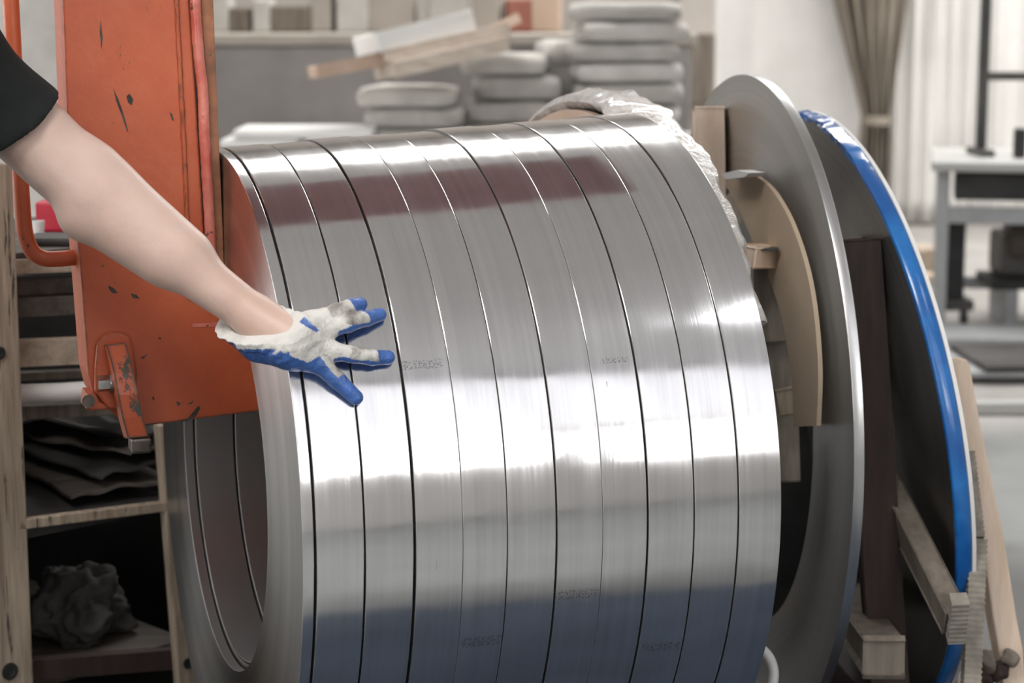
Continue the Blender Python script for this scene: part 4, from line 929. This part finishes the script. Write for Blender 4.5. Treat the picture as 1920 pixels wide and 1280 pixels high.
def hair(p): return smax(smax(el_(p, HEAD + [-.012, 0, .018], (.098, .086, .115)), -((p - HEAD) @ np.array([-.8, 0, .6]) + .012), .01), -el_(p, HEAD, (.088, .070, .109)), .003)
V, Fc, _ = nets(hair, HEAD - .15, HEAD + .16, .006); meshobj('hair', V, Fc, M['hair'], WK)
for sy in (-1, 1):
    b = bmesh.new(); bmesh.ops.create_uvsphere(b, u_segments=16, v_segments=10, radius=.0115)
    for v in b.verts: v.co = v.co + Vector(HEAD + [.078, sy * .031, .004])
    objbm('eye', b, M['white'], WK, True)

# glove
def J(x, y, off): return hit(x, y, off)
dig = {
    'index': [(J(622, 658, .022), .0125), (J(660, 664, .020), .0118), (J(698, 670, .015), .0108), (J(727, 670, .0105), .0102)],
    'middle': [(J(612, 618, .024), .0125), (J(652, 607, .022), .0120), (J(688, 597, .016), .0106), (J(712, 590, .0100), .0097)],
    'ring': [(J(596, 600, .022), .0120), (J(630, 585, .024), .0118), (J(658, 575, .018), .0112), (J(675, 571, .0125), .0106)],
    'pinky': [(J(580, 598, .012), .0110), (J(606, 590, .012), .0095), (J(626, 585, .009), .0085), (J(640, 583, .0080), .0078)],
    'thumb': [(J(556, 668, .022), .0150), (J(598, 681, .021), .0138), (J(632, 712, .015), .0122), (J(667, 745, .0102), .0106)]}
CU0, CU1 = P(474, 606, 2.80), J(548, 638, .026)
palm_to = [('index', .018), ('middle', .019), ('ring', .017), ('pinky', .014)]
oA_, oB_, oC_ = P(440, 618, 2.80), P(524, 574, 2.80), P(499, 637, 2.752)
on_ = np.cross(oB_ - oA_, oC_ - oA_); on_ /= np.linalg.norm(on_)
if on_ @ fd < 0: on_ = -on_
NH = hitn(J(600, 640, .0))
def glove(p):
    d = None
    for k, r in palm_to:
        q = rc_(p, CU1, dig[k][0][0] - NH * .002, .024, r * .82); d = q if d is None else smin(d, q, .012)
    d = smin(d, rc_(p, CU1 + (P(560, 665, 2.8) - P(560, 650, 2.8)), dig['thumb'][1][0], .024, .0140), .014)
    for k, Jn in dig.items():
        e = None
        for (a, ra), (b_, rb) in zip(Jn[:-1], Jn[1:]):
            q = rc_(p, a, b_, ra, rb); e = q if e is None else smin(e, q, .004)
        d = smin(d, e, .006)
    wr = .0011 * np.sin((p @ fd) * 420 + 1.5 * np.sin((p @ pu) * 160))
    c = rc_(p, CU0 - fd * .03, CU1, .0425, .033) + wr * .8
    c = smin(c, rc_(p, P(487, 640, 2.80), P(540, 652, 2.79), .030, .028), .02)
    d = smin(d, c, .022)
    pl = -((p - oA_) @ on_)
    roll = np.abs(c + .003) - .0042; roll = np.maximum(roll, np.abs(pl + .006) - .006)
    d = smax(d, pl, .003); d = smin(d, roll, .004)
    arm = rc_(p, EL, WR, .045, .0285) ; arm = np.minimum(arm, rc_(p, WR, WR + fd * .03, .0285, .022)) - .0035
    return smax(d, -arm, .003)
lo = np.min([q[0] for v in dig.values() for q in v] + [CU0, oA_], 0) - .05; hi = np.max([q[0] for v in dig.values() for q in v] + [CU0, oB_], 0) + .05
V, Fc, N = nets(glove, lo, hi, .0017)
# colours that belong to the glove itself: blue rubber dip on palm side and tips, soiled grey finger backs, cream knit
best = np.full(len(V), 9.); t_ = np.zeros(len(V)); who = np.zeros(len(V), int)
for di, (k, Jn) in enumerate(dig.items()):
    for si, ((a, ra), (b_, rb)) in enumerate(zip(Jn[:-1], Jn[1:])):
        ba = b_ - a; h = np.clip(((V - a) @ ba) / (ba @ ba), 0, 1); dd = np.linalg.norm(V - a - h[:, None] * ba, axis=1) - ra
        m_ = dd < best; best[m_] = dd[m_]; t_[m_] = (si + h[m_]) / 3; who[m_] = di
VN = V - C0; VN = VN - (VN @ AX)[:, None] * AX; VN /= np.linalg.norm(VN, axis=1, keepdims=True)
sd_ = (N * VN).sum(1); down = -(N @ UP)
nz_ = np.array([noise.noise(Vector(v * 55)) for v in V]); nf = np.array([noise.noise(Vector(v * 190)) for v in V])
digit = (best < .004) & (t_ > .12)
blue = sd_ < -.05 + .12 * nz_
blue |= digit & (t_ > np.where(who == 0, .76, .66) + .07 * nz_)
blue |= digit & (who < 3) & (sd_ < .66 + .25 * nz_) & (down > .05)
along = (V - oA_) @ fd
blue |= digit & (who == 4) & (down * .9 - .45 * (N @ RT) + .55 * (t_ > .05) > .28 + .15 * nz_) & (N @ RT < .55)
low = (V - CU1) @ UP
blue |= (~digit) & (sd_ < .62 + .1 * nz_) & (down > .30) & (low < -.012) & (along > .008)
ab = V - P(586, 610, 2.79); e1_ = ab @ RT; e2_ = ab @ UP
rr_ = (e1_ * .8 - e2_ * .6); ss_ = (e1_ * .6 + e2_ * .8); blue |= (np.abs(rr_) < .014) & (np.abs(ss_) < .0035 - rr_ * .1) & (sd_ > .2)
grey = (digit & (t_ > .28 + .1 * nz_)).astype(float) * np.clip(.62 + .9 * nz_ + .3 * nf, .15, 1)
grey = np.maximum(grey, (digit & (t_ > .2) & ((who == 2) | (who == 3))) * np.clip(.55 + nz_, 0, .9))
cream = np.array([.66, .64, .60]); gcol = np.array([.23, .21, .19]); bcol = np.array([.055, .135, .40]); dirtb = np.array([.035, .05, .10])
C = cream * (1 - .10 * np.clip(nz_ * 2 + .3, 0, 1))[:, None]; C = C * (1 - grey[:, None]) + gcol * grey[:, None]
bl = bcol * (1 + .25 * nz_)[:, None]; wrist_dirt = np.clip(1 - (along - .01) / .05, 0, 1)[:, None] * .8; bl = bl * (1 - wrist_dirt) + dirtb * wrist_dirt
C = np.where(blue[:, None], bl, C)
m, nt, bs = new_mat('work glove'); g = NT(nt); at_ = g.n('ShaderNodeAttribute', attribute_name='Col'); g.l(at_.outputs['Color'], bs.inputs['Base Color'])
tc = g.n('ShaderNodeTexCoord'); w1 = g.n('ShaderNodeTexNoise', i_Vector=tc.outputs['Object'], i_Scale=110., i_Detail=3.); w2 = g.n('ShaderNodeTexNoise', i_Vector=tc.outputs['Object'], i_Scale=900., i_Detail=2.)
b1 = g.n('ShaderNodeBump', i_Strength=.8, i_Distance=.004, i_Height=w1.outputs[0]); b2 = g.n('ShaderNodeBump', i_Strength=.5, i_Distance=.0004, i_Height=w2.outputs[0]); g.l(b1.outputs[0], b2.inputs['Normal']); g.l(b2.outputs[0], bs.inputs['Normal'])
g.l(at_.outputs['Alpha'], bs.inputs['Roughness'])
go = meshobj('work_glove', V, Fc, m, WK); ca = go.data.color_attributes.new('Col', 'FLOAT_COLOR', 'POINT')
ca.data.foreach_set('color', np.concatenate([C, np.where(blue, .30, .9)[:, None]], 1).astype(np.float32).ravel())
go['label'] = 'cream work glove with blue rubber palm and fingertips'
